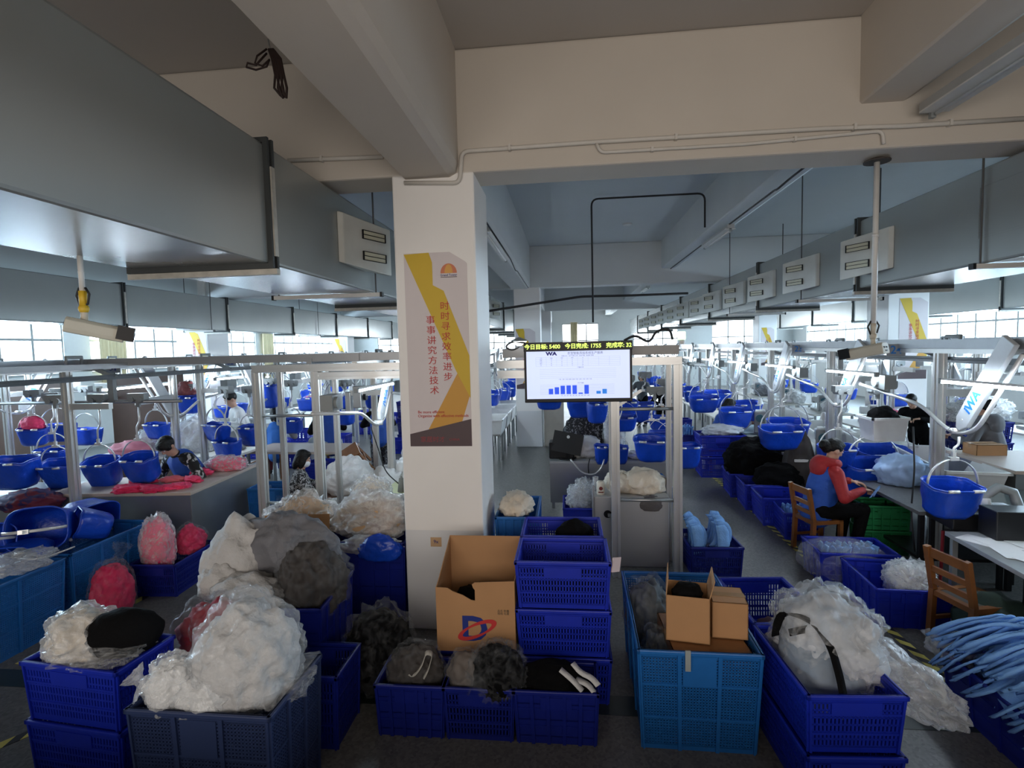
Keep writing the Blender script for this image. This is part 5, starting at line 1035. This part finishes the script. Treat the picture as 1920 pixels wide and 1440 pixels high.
heap('garment_pile', 'cream trousers folded on the right part of the grey cabinet', 'garment', (.86, 6.35, .82), (.26, .22, .17), cream_cl, 115, fold=.12); heap('garment_pile', 'cream garment draped on the left part of the grey cabinet', 'garment', (.6, 6.4, .82), (.16, .24, .14), cream_cl, 116, .5, fold=.1); heap('garment_pile', 'dark mesh cloth hanging at the cabinet front corner', 'garment', (.92, 6.1, .66), (.13, .03, .11), mt('dark lace', (.1, .09, .09), .8), 117)
crate('azure bin behind the grey cabinet and right gate post', 1.0, 7.15, 0, .56, .75, .75, aqua_crate, 'solid', R(0), None, 'plastic_bin', 'bin')
# light blue knits: thin folded strips that arch over or stand up
def knit_mesh(seed, w, L, bend):
    q = MB(); n, mm = 12, 3
    for i in range(n + 1):
        s = i / n - .5; drop = -bend * (abs(s) * 2) ** 2.2 * L * .5
        for j in range(mm + 1):
            u = j / mm; nn = MN.noise(V((s * 5 + seed, u * 1.5, seed))) * .012
            q.v.append((L * s * (1 - .12 * bend), nn + MN.noise(V((seed, s * 4, 2))) * .012, drop + w * (u - .5) * (1 - .3 * (abs(s) * 2) ** 3)))
    for i in range(n):
        for j in range(mm): b = i * (mm + 1) + j; q.f.append((b, b + mm + 1, b + mm + 2, b + 1))
    me = q.mesh('knit_piece', True); me.materials.append(sky_cl); return me
KM = [knit_mesh(k * 3.1, .13, .3, .2 + .12 * k) for k in range(4)]; KA = [knit_mesh(k * 4.3 + 1, .12, .5, .75 + .1 * k) for k in range(4)]
def knits(label, group, spots, s=1.0, lean=-.25, rz=0, var=.15, arch=False, ry=0):
    for k, p in enumerate(spots):
        o = link('folded_knit', (KA if arch else KM)[k % 4], None, None, p); o.rotation_euler = (lean + random.uniform(-var, var), ry + random.uniform(-.12, .12), rz + random.uniform(-.2, .2)); o.scale = (s,) * 3
        if len(o.modifiers) == 0: solid(o, .014)
        tag(o, label, 'folded knit', group)
crate('blue crate by the gate post with two upright sheaves of light blue knits', 1.57, 6.15, 0, .55, .6, .34, blue2_crate, 'slot', R(2))
knits('light blue folded knit in the left sheaf of the crate by the gate post', 'knits, left sheaf by the gate', [(1.41 + .03 * (k % 2), 5.93 + .046 * k, .4 + .02 * (k % 3)) for k in range(10)], 1.1, -.32, .15, .2, False, 1.4)
knits('light blue folded knit in the right sheaf of the crate by the gate post', 'knits, right sheaf by the gate', [(1.67 + .03 * (k % 2), 5.93 + .046 * k, .4 + .02 * (k % 3)) for k in range(10)], 1.1, -.32, -.15, .2, False, 1.62)
# --- right: crates along the tape
crate('blue crate wrapped in clear film in front of the red hooded person', 2.96, 5.92, 0, .74, .5, .36, blue_crate, 'solid', R(-3))
o = obj('wrap_film', blob((.45, .36, .22), 120, .06, 2, .06, 5, 4, flat=-.9), film_d, None, True, (2.9, 5.92, .002)); tag(o, 'clear stretch film wrapped round the blue crate by the tape', 'plastic sheet')
knits('light blue knit standing in the film wrapped crate', 'knits in the film wrapped crate', [(2.7 + .06 * (k % 9), 5.86 + .12 * (k // 9), .27) for k in range(18)], .8, 0, pi / 2, .15, False, 1.5)
crate('blue crate with white film between the wrapped crate and the empty chair', 3.0, 5.2, 0, .6, .7, .36, blue_crate, 'solid', R(-4))
bagged('garment_bag', 'white film and cloth in the crate before the empty wooden chair', 'plastic bag', (3.12, 5.15, .2), (.2, .22, .18), white_cl, film, 121, fold=.2)
crate('blue crate with light blue strips just left of the wooden chair back', 3.0, 7.3, 0, .46, .6, .36, blue_crate, 'slot', R(-6))
knits('light blue knit strip standing in the crate left of the chair', 'knits in crate left of the chair', [(2.86 + .055 * (k % 6), 7.15 + .13 * (k // 6), .27) for k in range(18)], .75, 0, pi / 2, .15, False, 1.5)
crate('empty blue crate behind the one with light blue strips', 2.98, 7.85, 0, .6, .62, .4, blue_crate, 'slot', R(-5))
crate('blue crate with black cloth, third from the red hooded person', 2.98, 8.55, 0, .62, .6, .4, blue_crate, 'slot', R(-5))
crate('blue crate under the big black garment heap, fourth from the red hooded person', 2.98, 9.25, 0, .66, .62, .4, blue_crate, 'slot', R(-5))
heap('garment_pile', 'big heap of black garments on the crates by the tape', 'garment', (3.12, 9.2, .36), (.52, .4, .36), dark_cl, 122, fold=.12, sub=5); heap('garment_pile', 'black garments spilling over the third crate', 'garment', (3.2, 8.5, .3), (.36, .3, .24), dark_cl, 123, fold=.12)
heap('jacket', 'dark brown coat draped at the right of the black heap', 'garment', (3.55, 8.6, .3), (.22, .26, .5), mt('dark brown cloth', (.05, .042, .038), .85), 124, fold=.15)
for k, (px, py) in enumerate(((1388, 858), (1420, 852))):
    q = aY(px, py - 10, 9.45); o = solid(obj('cardboard_piece', MB().add([(-.12, 0, 0), (.14, 0, .02), (.12, .03, .13), (-.1, .03, .1)], [(0, 1, 2, 3)]), mt('pale card', (.5, .4, .27), .8), loc=q), .006); tag(o, ('left pale cardboard piece poking from the black garment heap', 'right pale cardboard piece poking from the black garment heap')[k], 'cardboard')
for k in range(2): crate(('lower', 'upper')[k] + ' blue crate of the two-high stack beside the white sleeved person', 2.9, 10.6, .41 * k, .82, .62, .4, blue_crate, 'slot', R(-3))
heap('garment_pile', 'pale plastic wrapped cloth on the two-high crate stack', 'garment', (2.95, 10.6, .8), (.36, .25, .12), mt('pale grey filling', (.5, .52, .55), .8), 125, fold=.25)
crate('blue crate of light blue knits behind the two-high stack', 2.45, 11.9, 0, .6, .7, .62, blue2_crate, 'slot', R(-3)); knits('light blue knit in the crate behind the two-high stack', 'knits behind the two-high stack', [(2.22 + .06 * (k % 8), 11.75 + .2 * (k // 8), .68) for k in range(16)], .8, 0, pi / 2, .15, False, 1.5)
# big crate at right edge: shingled knits
knits('light blue knit shingled along the top of the right edge crate', 'knits, top of the right edge heap', [(2.86 + .03 * (k % 2), 3.86 - .036 * k, .6 + .1 * sin(k * .11)) for k in range(34)], 1.25, .75, .12, .1, True)
knits('light blue knit drooping over the side of the right edge crate', 'knits, side of the right edge heap', [(2.66 + .03 * (k % 3), 3.86 - .05 * k, .47) for k in range(22)], .9, .75, .25, .2, True, -.5)
heap('garment_pile', 'light blue knits packed below the shingled ones in the right edge crate', 'garment', (2.9, 3.3, .02), (.29, .56, .4), sky_cl, 126, fold=.1, flat=-.8)
o = obj('plastic_sheet', blob((.22, .2, .1), 128, .3, 2.5, .25, 3, 4), film_d, None, True, (2.75, 3.95, .3)); tag(o, 'clear film poking out beside the light blue knits at right', 'plastic sheet')
# chairs, tables, machines on the right line
chair('wooden chair under the red hooded person', 2.98, 6.68, R(-78))
chair('empty wooden ladder-back chair with woven seat at lower right', 3.28, 4.62, R(-78), .42, .8, .4)
heap('jacket', 'dark green cloth hanging under the empty wooden chair', 'garment', (3.4, 4.55, .0), (.26, .26, .3), mt('dark green cloth', (.012, .03, .022), .8), 129)
black_st = mt('black steel', (.015, .015, .017), .35, .3)
table('black framed ironing table with quilted grey top by the red hooded person', 4.1, 6.75, .95, 1.9, .76, R(-2), top=mt('quilted grey', (.16, .16, .16), .4, .3, var=.4, scale=30), legm=black_st, shelf=True)
heap('garment_pile', 'sheaf of light blue knits in film on the ironing table', 'garment', (4.1, 7.0, .765), (.3, .26, .22), mt('pale blue knit', (.36, .52, .78), .8), 130, fold=.2)
for k in range(2): crate(('lower', 'upper')[k] + ' green crate under the ironing table', 3.72, 6.75, .3 * k, .5, .36, .295, green_p, 'solid', R(-4), 'green crates')
table('pale sewing table with grey-ended machine before the black heap', 3.95, 9.3, 1.0, 1.9, .76, R(-3), top=wtop); machine('white sewing machine with grey end on the table above the red hooded person', 3.95, 8.75, .76, R(-110), 1.25)
table('blue-edged sewing table in front of the white sleeved person', 3.95, 11.6, 1.0, 1.5, .76, R(-3), top=mt('teal edged top', (.35, .5, .55), .5)); machine('white sewing machine in front of the white sleeved person', 3.8, 11.0, .76, R(-110), 1.25)
table('pale sewing table farther down the right line', 4.0, 13.8, 1.0, 1.6, .76, 0, top=wtop); machine('white sewing machine farther down the right line', 3.9, 13.4, .76, R(-110), 1.2)
for k, (px, py, y, L) in enumerate(((1545, 800, 10.2, 1.5), (1640, 795, 9.0, 1.5), (1770, 822, 7.4, 1.7), (1480, 772, 12.0, 1.3), (1215 + 230, 760, 13.4, 1.3))):
    q = aY(px, py, y); tub('long white plastic tub, %s back from the right front post' % nth((2, 1, 0, 3, 4)[k]), q.x, y, .66, .6, L, .34, R(-12)); table('steel stand under the %s white tub back from right front post' % nth((2, 1, 0, 3, 4)[k]), q.x, y, .5, L * .8, .655, R(-12), top=steel, name='tub_stand')
q = aY(1655, 792, 7.2); t = tub('small white bucket of dark cloth hung above the blue bags at station 23', q.x, 7.2, q.z - .22, .42, .36, .3)
heap('garment_pile', 'dark cloth in the small white bucket at station 23', 'garment', (q.x, 7.2, q.z - .05), (.18, .14, .16), dark_cl, 131)
table('steel desk with papers at the right edge', 3.98, 4.62, 1.1, 1.2, .75, R(-4), top=mt('steel top', (.5, .52, .52), .3, .5), legm=greyp)
for k, (dx, dy, rz) in enumerate(((-.5, .2, .5), (-.4, .12, .3), (-.46, -.08, -.2), (-.4, -.3, .3), (-.2, .06, .1))):
    o = obj('paper_sheet', MB().box(-.105, -.148, 0, .105, .148, .0015), paper, loc=(4.1 + dx, 4.8 + dy, .7515 + .002 * k), rz=rz); tag(o, 'white printed paper lying %s on the right edge desk' % ('nearest the black equipment box', 'second from the black equipment box', 'in the middle of the desk rim', 'nearest the camera', 'before the black case')[k], 'paper')
t = thing('equipment_box', 'black equipment box with grey hose beside the right post', 'equipment', (3.98, 5.56, .72), R(-4)); bevel(obj('body', MB().box(-.35, -.22, 0, .35, .22, .16), black_st, t), .01); obj('hose', MB().tube([(.0, -.05, .16), (.02, -.05, .3), (.12, -.05, .38), (.24, -.06, .34), (.27, -.1, .2), (.22, -.18, .05), (.16, -.26, -.06)], .045, 12), greyp, t, True); obj('hose_ring', MB().cyl((.0, -.07, .2), (.0, -.05, .27), .055), whitep, t)
[obj('leg', MB().box(a_, b_, -.72, a_ + .04, b_ + .04, 0), black_st, t) for a_ in (-.33, .29) for b_ in (-.2, .16)]
t = thing('black_case', 'black case with pale ring mark on the right edge desk', 'case', (3.98, 5.1, .752), R(-4)); bevel(obj('body', MB().box(-.25, -.12, 0, .25, .12, .26), black_st, t), .01); obj('ring_mark', MB().tube([(.05 + .05 * cos(a), -.124, .14 + .04 * sin(a)) for a in [2 * pi * k / 16 for k in range(16)]], .006, 6, closed=True), tube_m, t)
bx_ = thing('clad_table', 'steel clad block table with beige top at the right edge', 'table', (5.8, 7.1, 0), R(-4)); obj('body', MB().box(-.7, -.6, 0, .7, .6, .98), steel, bx_); bevel(obj('top', MB().box(-.73, -.63, .98, .73, .63, 1.02), tabletop, bx_), .004)
table('steel table with glassy top right of the front post', 5.0, 6.2, 1.3, 1.2, .8, R(-4), top=mt('glassy steel', (.3, .36, .36), .12, .5), legm=black_st)
heap('jacket', 'black coat on the chair pushed under the right edge desk', 'garment', (3.95, 4.5, .1), (.3, .26, .4), dark_cl, 132); chair('wooden chair under the black coat at the right edge desk', 4.05, 4.5, R(100), .4, .7)
o = obj('red_rod', MB().cyl((3.75, 5.72, 0), (3.75, 5.7, .6), .015), mt('red rod', (.35, .02, .03), .4)); tag(o, 'thin red rod standing by the right front post', 'rod')
cable('hanging_cable', 'thin dark cable hanging down in front of the ironing table', [aX(1712, 800, 3.7), aX(1715, 880, 3.7), aX(1708, 960, 3.7), aX(1716, 1040, 3.7)], .009)
q = aY(1846, 838, 7.5); carton('small brown carton on the table beside the grey hooded worker', (q.x, 7.5, .98), .36, .25, .18, 0, open_=False)
for k in range(3): crate(('lowest', 'middle', 'top')[k] + ' blue crate of the pile behind the grey hooded worker', aY(1850, 780, 10).x, 10.2, .36 * k + .1 * 0, .8, .5, .35, blue2_crate, 'far', 0)
bagged('garment_bag', 'white bags on top of the crate pile behind the grey hooded worker', 'bag of garments', (aY(1850, 780, 10).x, 10.2, 1.06), (.5, .3, .28), white_cl, film, 133, fold=.15)
# far tables and machines along every row
kk = 0
for x, y0, n, ph in ((-6.9, 11.5, 4, 'far left row'), (-1.55, 11.2, 0, ''), (8.75, 8.6, 2, 'row behind the right hand line'), (-8.5, 12.5, 4, 'row by the left windows'), (4.0, 16.2, 4, 'far right row'), (-3.3, 12.6, 5, 'row left of the column'), (6.4, 12, 4, 'inner side of the right line')):
    for k in range(n):
        y = y0 + 2.3 * k; table('pale sewing table, %s on the %s' % (nth(k), ph), x, y, .95, 1.5, .76, 0, top=wtop); machine('white sewing machine, %s on the %s' % (nth(k), ph), x, y + .1, .76, R(-95), 1.1, k % 2 == 1)
        bagged('garment_bag', 'white cloth beside the %s machine on the %s' % (nth(k), ph), 'bag of garments', (x + .1, y - .5, .76), (.3, .22, .24), (white_cl, grey_cl, pink, white_cl)[(k + int(x)) % 4], film_d, 140 + kk, sub=3, fold=.2); kk += 1
        crate('blue crate on the floor at the %s table, %s' % (nth(k), ph), x + (.75 if x < 0 else -.75), y - .2, 0, .6, .42, .36, blue_crate, 'far', 0)
# ================================================================== people
def cap(q, a, b, ra, rb=None, n=12):
    rb = ra if rb is None else rb; a, b = V(a), V(b); q.tube([a, b], [ra, rb], n); q.ball(a, ra * .999, n, 8); q.ball(b, rb * .999, n, 8)
def body_obj(name, q, m, parent, vox, it=5):
    o = obj(name, q, m, parent); r = o.modifiers.new('skin', 'REMESH'); r.mode = 'VOXEL'; r.voxel_size = vox; r.use_smooth_shade = True
    s = o.modifiers.new('smooth', 'SMOOTH'); s.factor = .5; s.iterations = it; return o
def person(label, loc, rz, hip=.5, lean=.25, hpitch=.5, hyaw=0., arms=None, sleeve=None, vest=None, pants=dark_cl, hair='short', mask=False, stand=False, legs=True, hood=None, sc=1.0, shoes=True, slw=None, vox=.009):
    t = thing('person', label, 'person', loc, rz); t.scale = (sc,) * 3
    ax = V((0, sin(lean), cos(lean))); H = V((0, 0, hip)); ch = H + ax * .3; sh = H + ax * .46; nk = H + ax * .53
    hx = V((0, sin(lean * .6 + hpitch * .4), cos(lean * .6 + hpitch * .4))); hc = nk + hx * .14
    Rh = Matrix.Translation(hc) @ Matrix.Rotation(hyaw, 4, 'Z') @ Matrix.Rotation(-hpitch, 4, 'X')
    arms = arms or (((-.3, .12, hip + .22), (-.16, .38, hip + .28)), ((.3, .12, hip + .22), (.16, .38, hip + .28)))
    q = MB()
    cap(q, H, ch, .135, .13); q.ball(ch + ax * .06, (.15, .105, .15)); cap(q, sh - ax * .03 + V((-.13, 0, 0)), sh - ax * .03 + V((.13, 0, 0)), .075); cap(q, sh, hc - hx * .06, .055, .05)
    q.ball((0, 0, .015), (.074, .092, .098), 16, 12, Rh); q.ball((0, .022, -.05), (.058, .066, .062), 14, 10, Rh); q.ball((0, .075, -.085), (.028, .022, .022), 10, 8, Rh)
    q.add(*(lambda m_: (m_.v, m_.f))(MB().tube([(0, .09, .02), (0, .107, -.022)], [.008, .0145], 8)), Rh); q.ball((0, .1, -.028), (.017, .013, .011), 8, 6, Rh); q.ball((0, .085, -.058), (.024, .012, .007), 8, 6, Rh); q.ball((0, .085, -.068), (.021, .012, .007), 8, 6, Rh)
    for s in (-1, 1): q.ball((s * .076, -.005, -.012), (.012, .022, .032), 8, 8, Rh); q.ball((s * .03, .08, .035), (.024, .012, .008), 8, 6, Rh)
    hands = []
    for s, (el, wr) in zip((-1, 1), arms):
        S_ = sh - ax * .03 + V((s * .18, 0, 0)); el, wr = V(el), V(wr); cap(q, S_, el, .052, .042); cap(q, el, wr, .042, .028)
        d = (wr - el).normalized(); dn = (d + V((0, 0, -.25))).normalized(); sd = dn.cross(V((0, 0, 1))).normalized() * s; up = sd.cross(dn) * s
        pc = wr + dn * .055; q.add(*(lambda m_: (m_.v, m_.f))(MB().ball((0, 0, 0), (.04, .052, .016), 10, 8)), Matrix.Translation(pc) @ Matrix((sd, dn, up)).transposed().to_4x4())
        for i in range(4):
            b0 = pc + dn * .042 + sd * (i - 1.5) * .021; L = (.062, .074, .07, .055)[i]; m1 = b0 + dn * L * .5 - up * .008; m2 = m1 + dn * L * .32 - up * .026; m3 = m2 + dn * L * .1 - up * .026
            cap(q, b0, m1, .0095, .009, 8); cap(q, m1, m2, .009, .008, 8); cap(q, m2, m3, .008, .0075, 8)
        tb = pc - sd * .034 - dn * .018; t1 = tb - sd * .028 + dn * .03 - up * .01; t2 = t1 + dn * .03 + sd * .008 - up * .012; cap(q, tb, t1, .0115, .0105, 8); cap(q, t1, t2, .0105, .008, 8)
        hands.append(wr)
    kn, an = [], []
    for s in (-1, 1):
        h0 = H + V((s * .085, 0, -.02))
        if stand: k_ = V((s * .1, .03, hip * .54)); a_ = V((s * .1, -.01, .09))
        else: k_ = V((s * .14, .42, hip + .0)); a_ = V((s * .13, .36, .1))
        kn.append(k_); an.append(a_)
        if legs: cap(q, h0, k_, .08, .055); cap(q, k_, a_, .052, .036); cap(q, a_ + V((0, 0, -.03)), a_ + V((0, .14, -.06)), .036, .03)
    body_obj('body', q, skin, t, vox)
    # clothes
    if sleeve is not None:
        c = MB(); cap(c, H + ax * .02, ch, .15, .145); c.ball(ch + ax * .06, (.17, .125, .165)); cap(c, sh - ax * .035 + V((-.13, 0, 0)), sh - ax * .035 + V((.13, 0, 0)), .088); cap(c, sh - ax * .02, sh + ax * .035, .08, .066)
        for s, (el, wr) in zip((-1, 1), arms):
            S_ = sh - ax * .035 + V((s * .18, 0, 0)); el, wr = V(el), V(wr); cap(c, S_, el, .07, .06); cap(c, el, wr - (wr - el) * .06, .06, .043)
        body_obj('jacket', c, sleeve, t, .014, 4)
    if vest is not None:
        c = MB(); cap(c, H + V((0, -.01, -.06)), ch, .172, .165); c.ball(ch + ax * .07, (.182, .145, .17)); cap(c, sh - ax * .05 + V((-.1, 0, 0)), sh - ax * .05 + V((.1, 0, 0)), .098)
        body_obj('vest', c, vest, t, .014, 4)
    if legs:
        c = MB()
        for s, k_, a_ in zip((-1, 1), kn, an): h0 = H + V((s * .085, 0, -.02)); cap(c, h0, k_, .1, .075); cap(c, k_, a_, .072, .055)
        cap(c, H + V((-.06, 0, -.01)), H + V((.06, 0, -.01)), .13); body_obj('trousers', c, pants, t, .014, 4)
        for a_ in an:
            c = MB(); cap(c, a_ + V((0, -.02, -.045)), a_ + V((0, .15, -.055)), .045, .038); body_obj('shoe', c, mt('dark shoe', (.02, .02, .022), .5), t, .012, 2)
    # hair
    c = MB(); c.ball((0, -.014, .035), (.085, .1, .095), 18, 14, Rh); c.ball((0, .035, .085), (.07, .055, .035), 12, 8, Rh)
    if hair == 'long': c.ball((0, -.06, -.05), (.08, .055, .13), 14, 10, Rh); [c.ball((s * .07, .01, -.04), (.022, .05, .1), 10, 8, Rh) for s in (-1, 1)]
    if hair == 'bun': c.ball((0, -.13, .0), (.055, .05, .06), 12, 8, Rh); c.ball((0, -.08, -.02), (.06, .05, .06), 12, 8, Rh)
    if hair == 'fringe': c.ball((0, .06, .055), (.072, .045, .05), 12, 8, Rh); [c.ball((s * .062, .03, .02), (.025, .05, .05), 10, 8, Rh) for s in (-1, 1)]
    body_obj('hair', c, hair_m, t, .01, 3)
    for s in (-1, 1):
        e = MB().ball((s * .031, .083, .012), (.014, .009, .008), 10, 8, Rh); obj('eye', e, mt('eye white', (.7, .7, .7), .2), t, True); obj('pupil', MB().ball((s * .031, .0905, .012), .005, 8, 6, Rh), blackp, bpy.data.objects[t.children[-1].name] if False else t, True)
        obj('eyebrow', MB().tube([tuple(Rh @ V((s * .016, .091, .032))), tuple(Rh @ V((s * .034, .09, .037))), tuple(Rh @ V((s * .052, .076, .031)))], .004, 6), hair_m, t, True)
    if mask:
        c = MB(); c.ball((0, .05, -.055), (.066, .07, .055), 16, 12, Rh); c.ball((0, .1, -.04), (.02, .02, .03), 10, 8, Rh); body_obj('face_mask', c, mt('mask white', (.75, .76, .78), .7), t, .008, 2)
        for s in (-1, 1): obj('ear_loop', MB().tube([tuple(Rh @ V((s * .06, .075, -.03))), tuple(Rh @ V((s * .08, .0, .005))), tuple(Rh @ V((s * .062, .06, -.075)))], .0025, 6), mt('mask white', (.75, .76, .78), .7), t)
    if hood is not None:
        c = MB(); c.add(*(lambda m_: (m_.v, m_.f))(MB().tube([nk + V((.1 * cos(a), .085 * sin(a) - .02, .02 * sin(a * 1) * -1)) for a in [2 * pi * k / 14 for k in range(14)]], .055, 10, closed=True))); c.ball(nk + V((0, -.13, -.06)), (.13, .07, .12)); body_obj('hood', c, hood, t, .014, 4)
    return t
vblue = mat('vest blue', (.02, .14, .5), .7, var=.1, bump=.3, bscale=30); vblue2 = mat('vest royal blue', (.01, .07, .36), .7, var=.1, bump=.3, bscale=30)
pat_m = printed('black and white knit', (.015, .015, .016), (.42, .42, .42), 26, .52); lace_m = printed('black sleeve with white pattern', (.006, .006, .007), (.5, .5, .5), 13, .6)
q = aY(372, 868, 7.1); tz = .0
def seat_for(label, x, y, z): return chair(label, x, y, 0, z, z + .02)
person('person with black fringe and blue apron bent over pink pieces at the steel clad table', (q.x - .02, 7.12, .1), pi - .25, .56, .62, .85, 0, (((-.34, .24, .68), (-.1, .5, .68)), ((.34, .24, .7), (.12, .52, .68))), lace_m, vblue2, dark_cl, 'fringe', legs=True, sc=1.12)
o = obj('stool', MB().lathe([(.17, .55), (.17, .59)], 20).box(-.14, -.14, 0, -.11, -.11, .56).box(.11, .11, 0, .14, .14, .56).box(-.14, .11, 0, -.11, .14, .56).box(.11, -.14, 0, .14, -.11, .56), wood, loc=(q.x - .02, 7.12, 0.1)); tag(o, 'stool under the person with black fringe at the steel clad table', 'stool')
q = aY(556, 900, 6.95)
person('person in white face mask and black-white knit jacket behind the left gate rung', (q.x, 6.95, 0), -1.05, .42, .12, .38, -.1, (((-.26, .16, .68), (-.08, .38, .66)), ((.27, .16, .68), (.1, .38, .64))), pat_m, None, dark_cl, 'long', mask=True)
heap('garment_pile', 'pink garment held in the lap of the masked person', 'garment', (q.x + .38, 7.08, .5), (.2, .16, .16), mt('pale pink cloth', (.6, .3, .36), .8), 160)
seat_for('low wooden chair under the masked person', q.x, 6.95, .38)
q = aY(520, 850, 10.3)
person('person seen from behind in bright blue vest and maroon trousers, left in the gate', (q.x, 10.3, .0), .55, .5, .18, .4, .3, (((-.32, .12, .72), (-.16, .4, .74)), ((.32, .12, .72), (.16, .4, .74))), lgrey_cl, vblue, mt('maroon trousers', (.12, .012, .02), .8), 'long', sc=1.12)
o = obj('stool', MB().box(-.17, -.15, .5, .17, .15, .54).box(-.16, -.14, 0, -.12, -.1, .5).box(.12, -.14, 0, .16, -.1, .5).box(-.16, .1, 0, -.12, .14, .5).box(.12, .1, 0, .16, .14, .5), wood, loc=(q.x, 10.3, -.03)); tag(o, 'stool under the person with maroon trousers', 'stool')
q = aY(622, 835, 10.4)
person('person bowed forward in royal blue vest on a yellow cushioned stool', (q.x, 10.4, .02), .9, .56, .3, .9, 0, None, dark_cl, vblue2, mt('light jeans', (.45, .5, .55), .8), 'short', sc=1.2)
o = obj('stool', MB().box(-.17, -.15, .5, .17, .15, .55).box(-.16, -.14, 0, -.12, -.1, .5).box(.12, -.14, 0, .16, -.1, .5).box(-.16, .1, 0, -.12, .14, .5).box(.12, .1, 0, .16, .14, .5), wood, loc=(q.x, 10.4, 0)); tag(o, 'wooden stool under the bowed person in royal blue vest', 'stool')
heap('cushion', 'yellow cloth cushion on the stool of the bowed person', 'cushion', (q.x + .02, 10.35, .5), (.34, .3, .08), mt('yellow cloth', (.55, .48, .12), .8), 161)
q = aY(710, 800, 10.2)
person('person standing in blue vest and patterned dark trousers near the column', (q.x, 10.2, 0), .4, .86, .12, .6, 0, (((-.3, .12, 1.08), (-.16, .38, 1.06)), ((.3, .12, 1.08), (.16, .38, 1.06))), dark_cl, vblue2, print_m, 'short', stand=True, sc=1.0)
red_j = mat('red hooded jacket', (.33, .012, .014), .7, var=.12, bump=.3, bscale=30)
person('person in red hooded jacket and blue vest sewing in profile at right', (2.98, 6.68, 0), R(-82), .5, .24, .5, 0, (((-.3, .14, .72), (-.1, .44, .76)), ((.3, .1, .68), (.14, .42, .72))), red_j, vblue2, dark_cl, 'bun', hood=red_j, sc=1.08)
o = link('folded_knit', KM[1], None, None, (3.5, 6.42, .82)); o.rotation_euler = (.5, .3, 1.2); o.scale = (1.1,) * 3; tag(o, 'light blue knit held in both hands of the red hooded person', 'folded knit')
q = aY(1345, 800, 10.9)
person('person in white sleeves and blue vest reaching to a machine far right of aisle', (q.x, 10.9, 0), R(-75), .5, .32, .5, 0, (((-.28, .2, .74), (-.1, .52, .84)), ((.3, .22, .74), (.12, .54, .84))), white_cl, vblue2, dark_cl, 'long', sc=1.15); seat_for('wooden chair under the white sleeved person', q.x, 10.9, .46)
q = aY(1868, 830, 8.2)
person('person with black hair in grey hooded jacket at the right edge, facing away', (q.x, 8.2, .2), .5, .5, .25, .5, 0, None, mt('grey hoodie', (.13, .13, .14), .85), None, dark_cl, 'bun', hood=mt('grey hoodie', (.13, .13, .14), .85), sc=1.15); seat_for('chair under the grey hooded person', q.x, 8.2, .6)
q = aY(1243, 730, 14.5)
person('person in dark jacket bending down, seen far through the right gate', (q.x, 14.5, 0), pi, .84, .35, .5, 0, (((-.3, .2, 1.05), (-.16, .5, 1.0)), ((.3, .2, 1.05), (.16, .5, 1.0))), dark_cl, None, dark_cl, 'short', stand=True, sc=1.0)
q = aY(1204, 700, 17)
person('person with long dark hair far beyond the monitor', (q.x, 17, 0), 2.6, .9, .1, .3, 0, None, mt('slate cloth', (.08, .09, .1), .8), None, dark_cl, 'long', stand=True)
q = aY(230 + 195, 765 + 0, 10.8)
person('person in pale top among the far left stations', (aY(455, 752, 11).x, 11, .1), 2.4, .5, .25, .5, 0, None, white_cl, None, dark_cl, 'short', sc=1.3); seat_for('chair under the pale topped person at far left', aY(455, 752, 11).x, 11, .58)
q = aY(1725, 765, 10.4)
person('person in black top bent at a table behind the right frame posts', (q.x, 10.4, 0), 2.2, .85, .5, .6, 0, None, dark_cl, None, dark_cl, 'short', stand=True)

# repeats wholly hidden behind nearer things are left out
HIDDEN = ('first machine on the far left row', 'second machine on the far left row', 'first machine on the row by the left windows', 'fourth machine on the row by the left windows', 'second machine on the row by the left', 'third machine on the row behind the right', 'first on the far left row', 'second on the far left row', 'third machine on the far left row', 'fourth machine on the far left row', 'fourth on the far left row', 'on the row left of the column', 'table, row left of the column', 'first on the row by the left windows', 'fourth on the row by the left windows',
          'first on the row behind the right', 'first machine on the row behind the right', 'second machine on the row behind the right', 'table, row behind the right', 'third on the far right row', 'first machine on the far right row', 'third machine on the far right row', 'third table, far right row', 'table, inner side of the right line',
          'seventh station of the row at far left', 'eighth station of the row at far left', 'fifth station of the row at far left', 'third station of the row left of the white column', 'first station of the row behind the right', 'second station of the row behind the right', 'left end of the navy bin', 'foot of the steel clad table',
          'near the far beam', 'at the far right duct', 'deeper along the right windows', 'drawn beside the right poster', 'behind the white column, tan', 'tan curtain at the far end window behind')
def drop(o):
    for c in list(o.children): drop(c)
    bpy.data.objects.remove(o)
for o in [o for o in S.objects if o.parent is None and any(h in str(o.get('label', '')) for h in HIDDEN)]: drop(o)
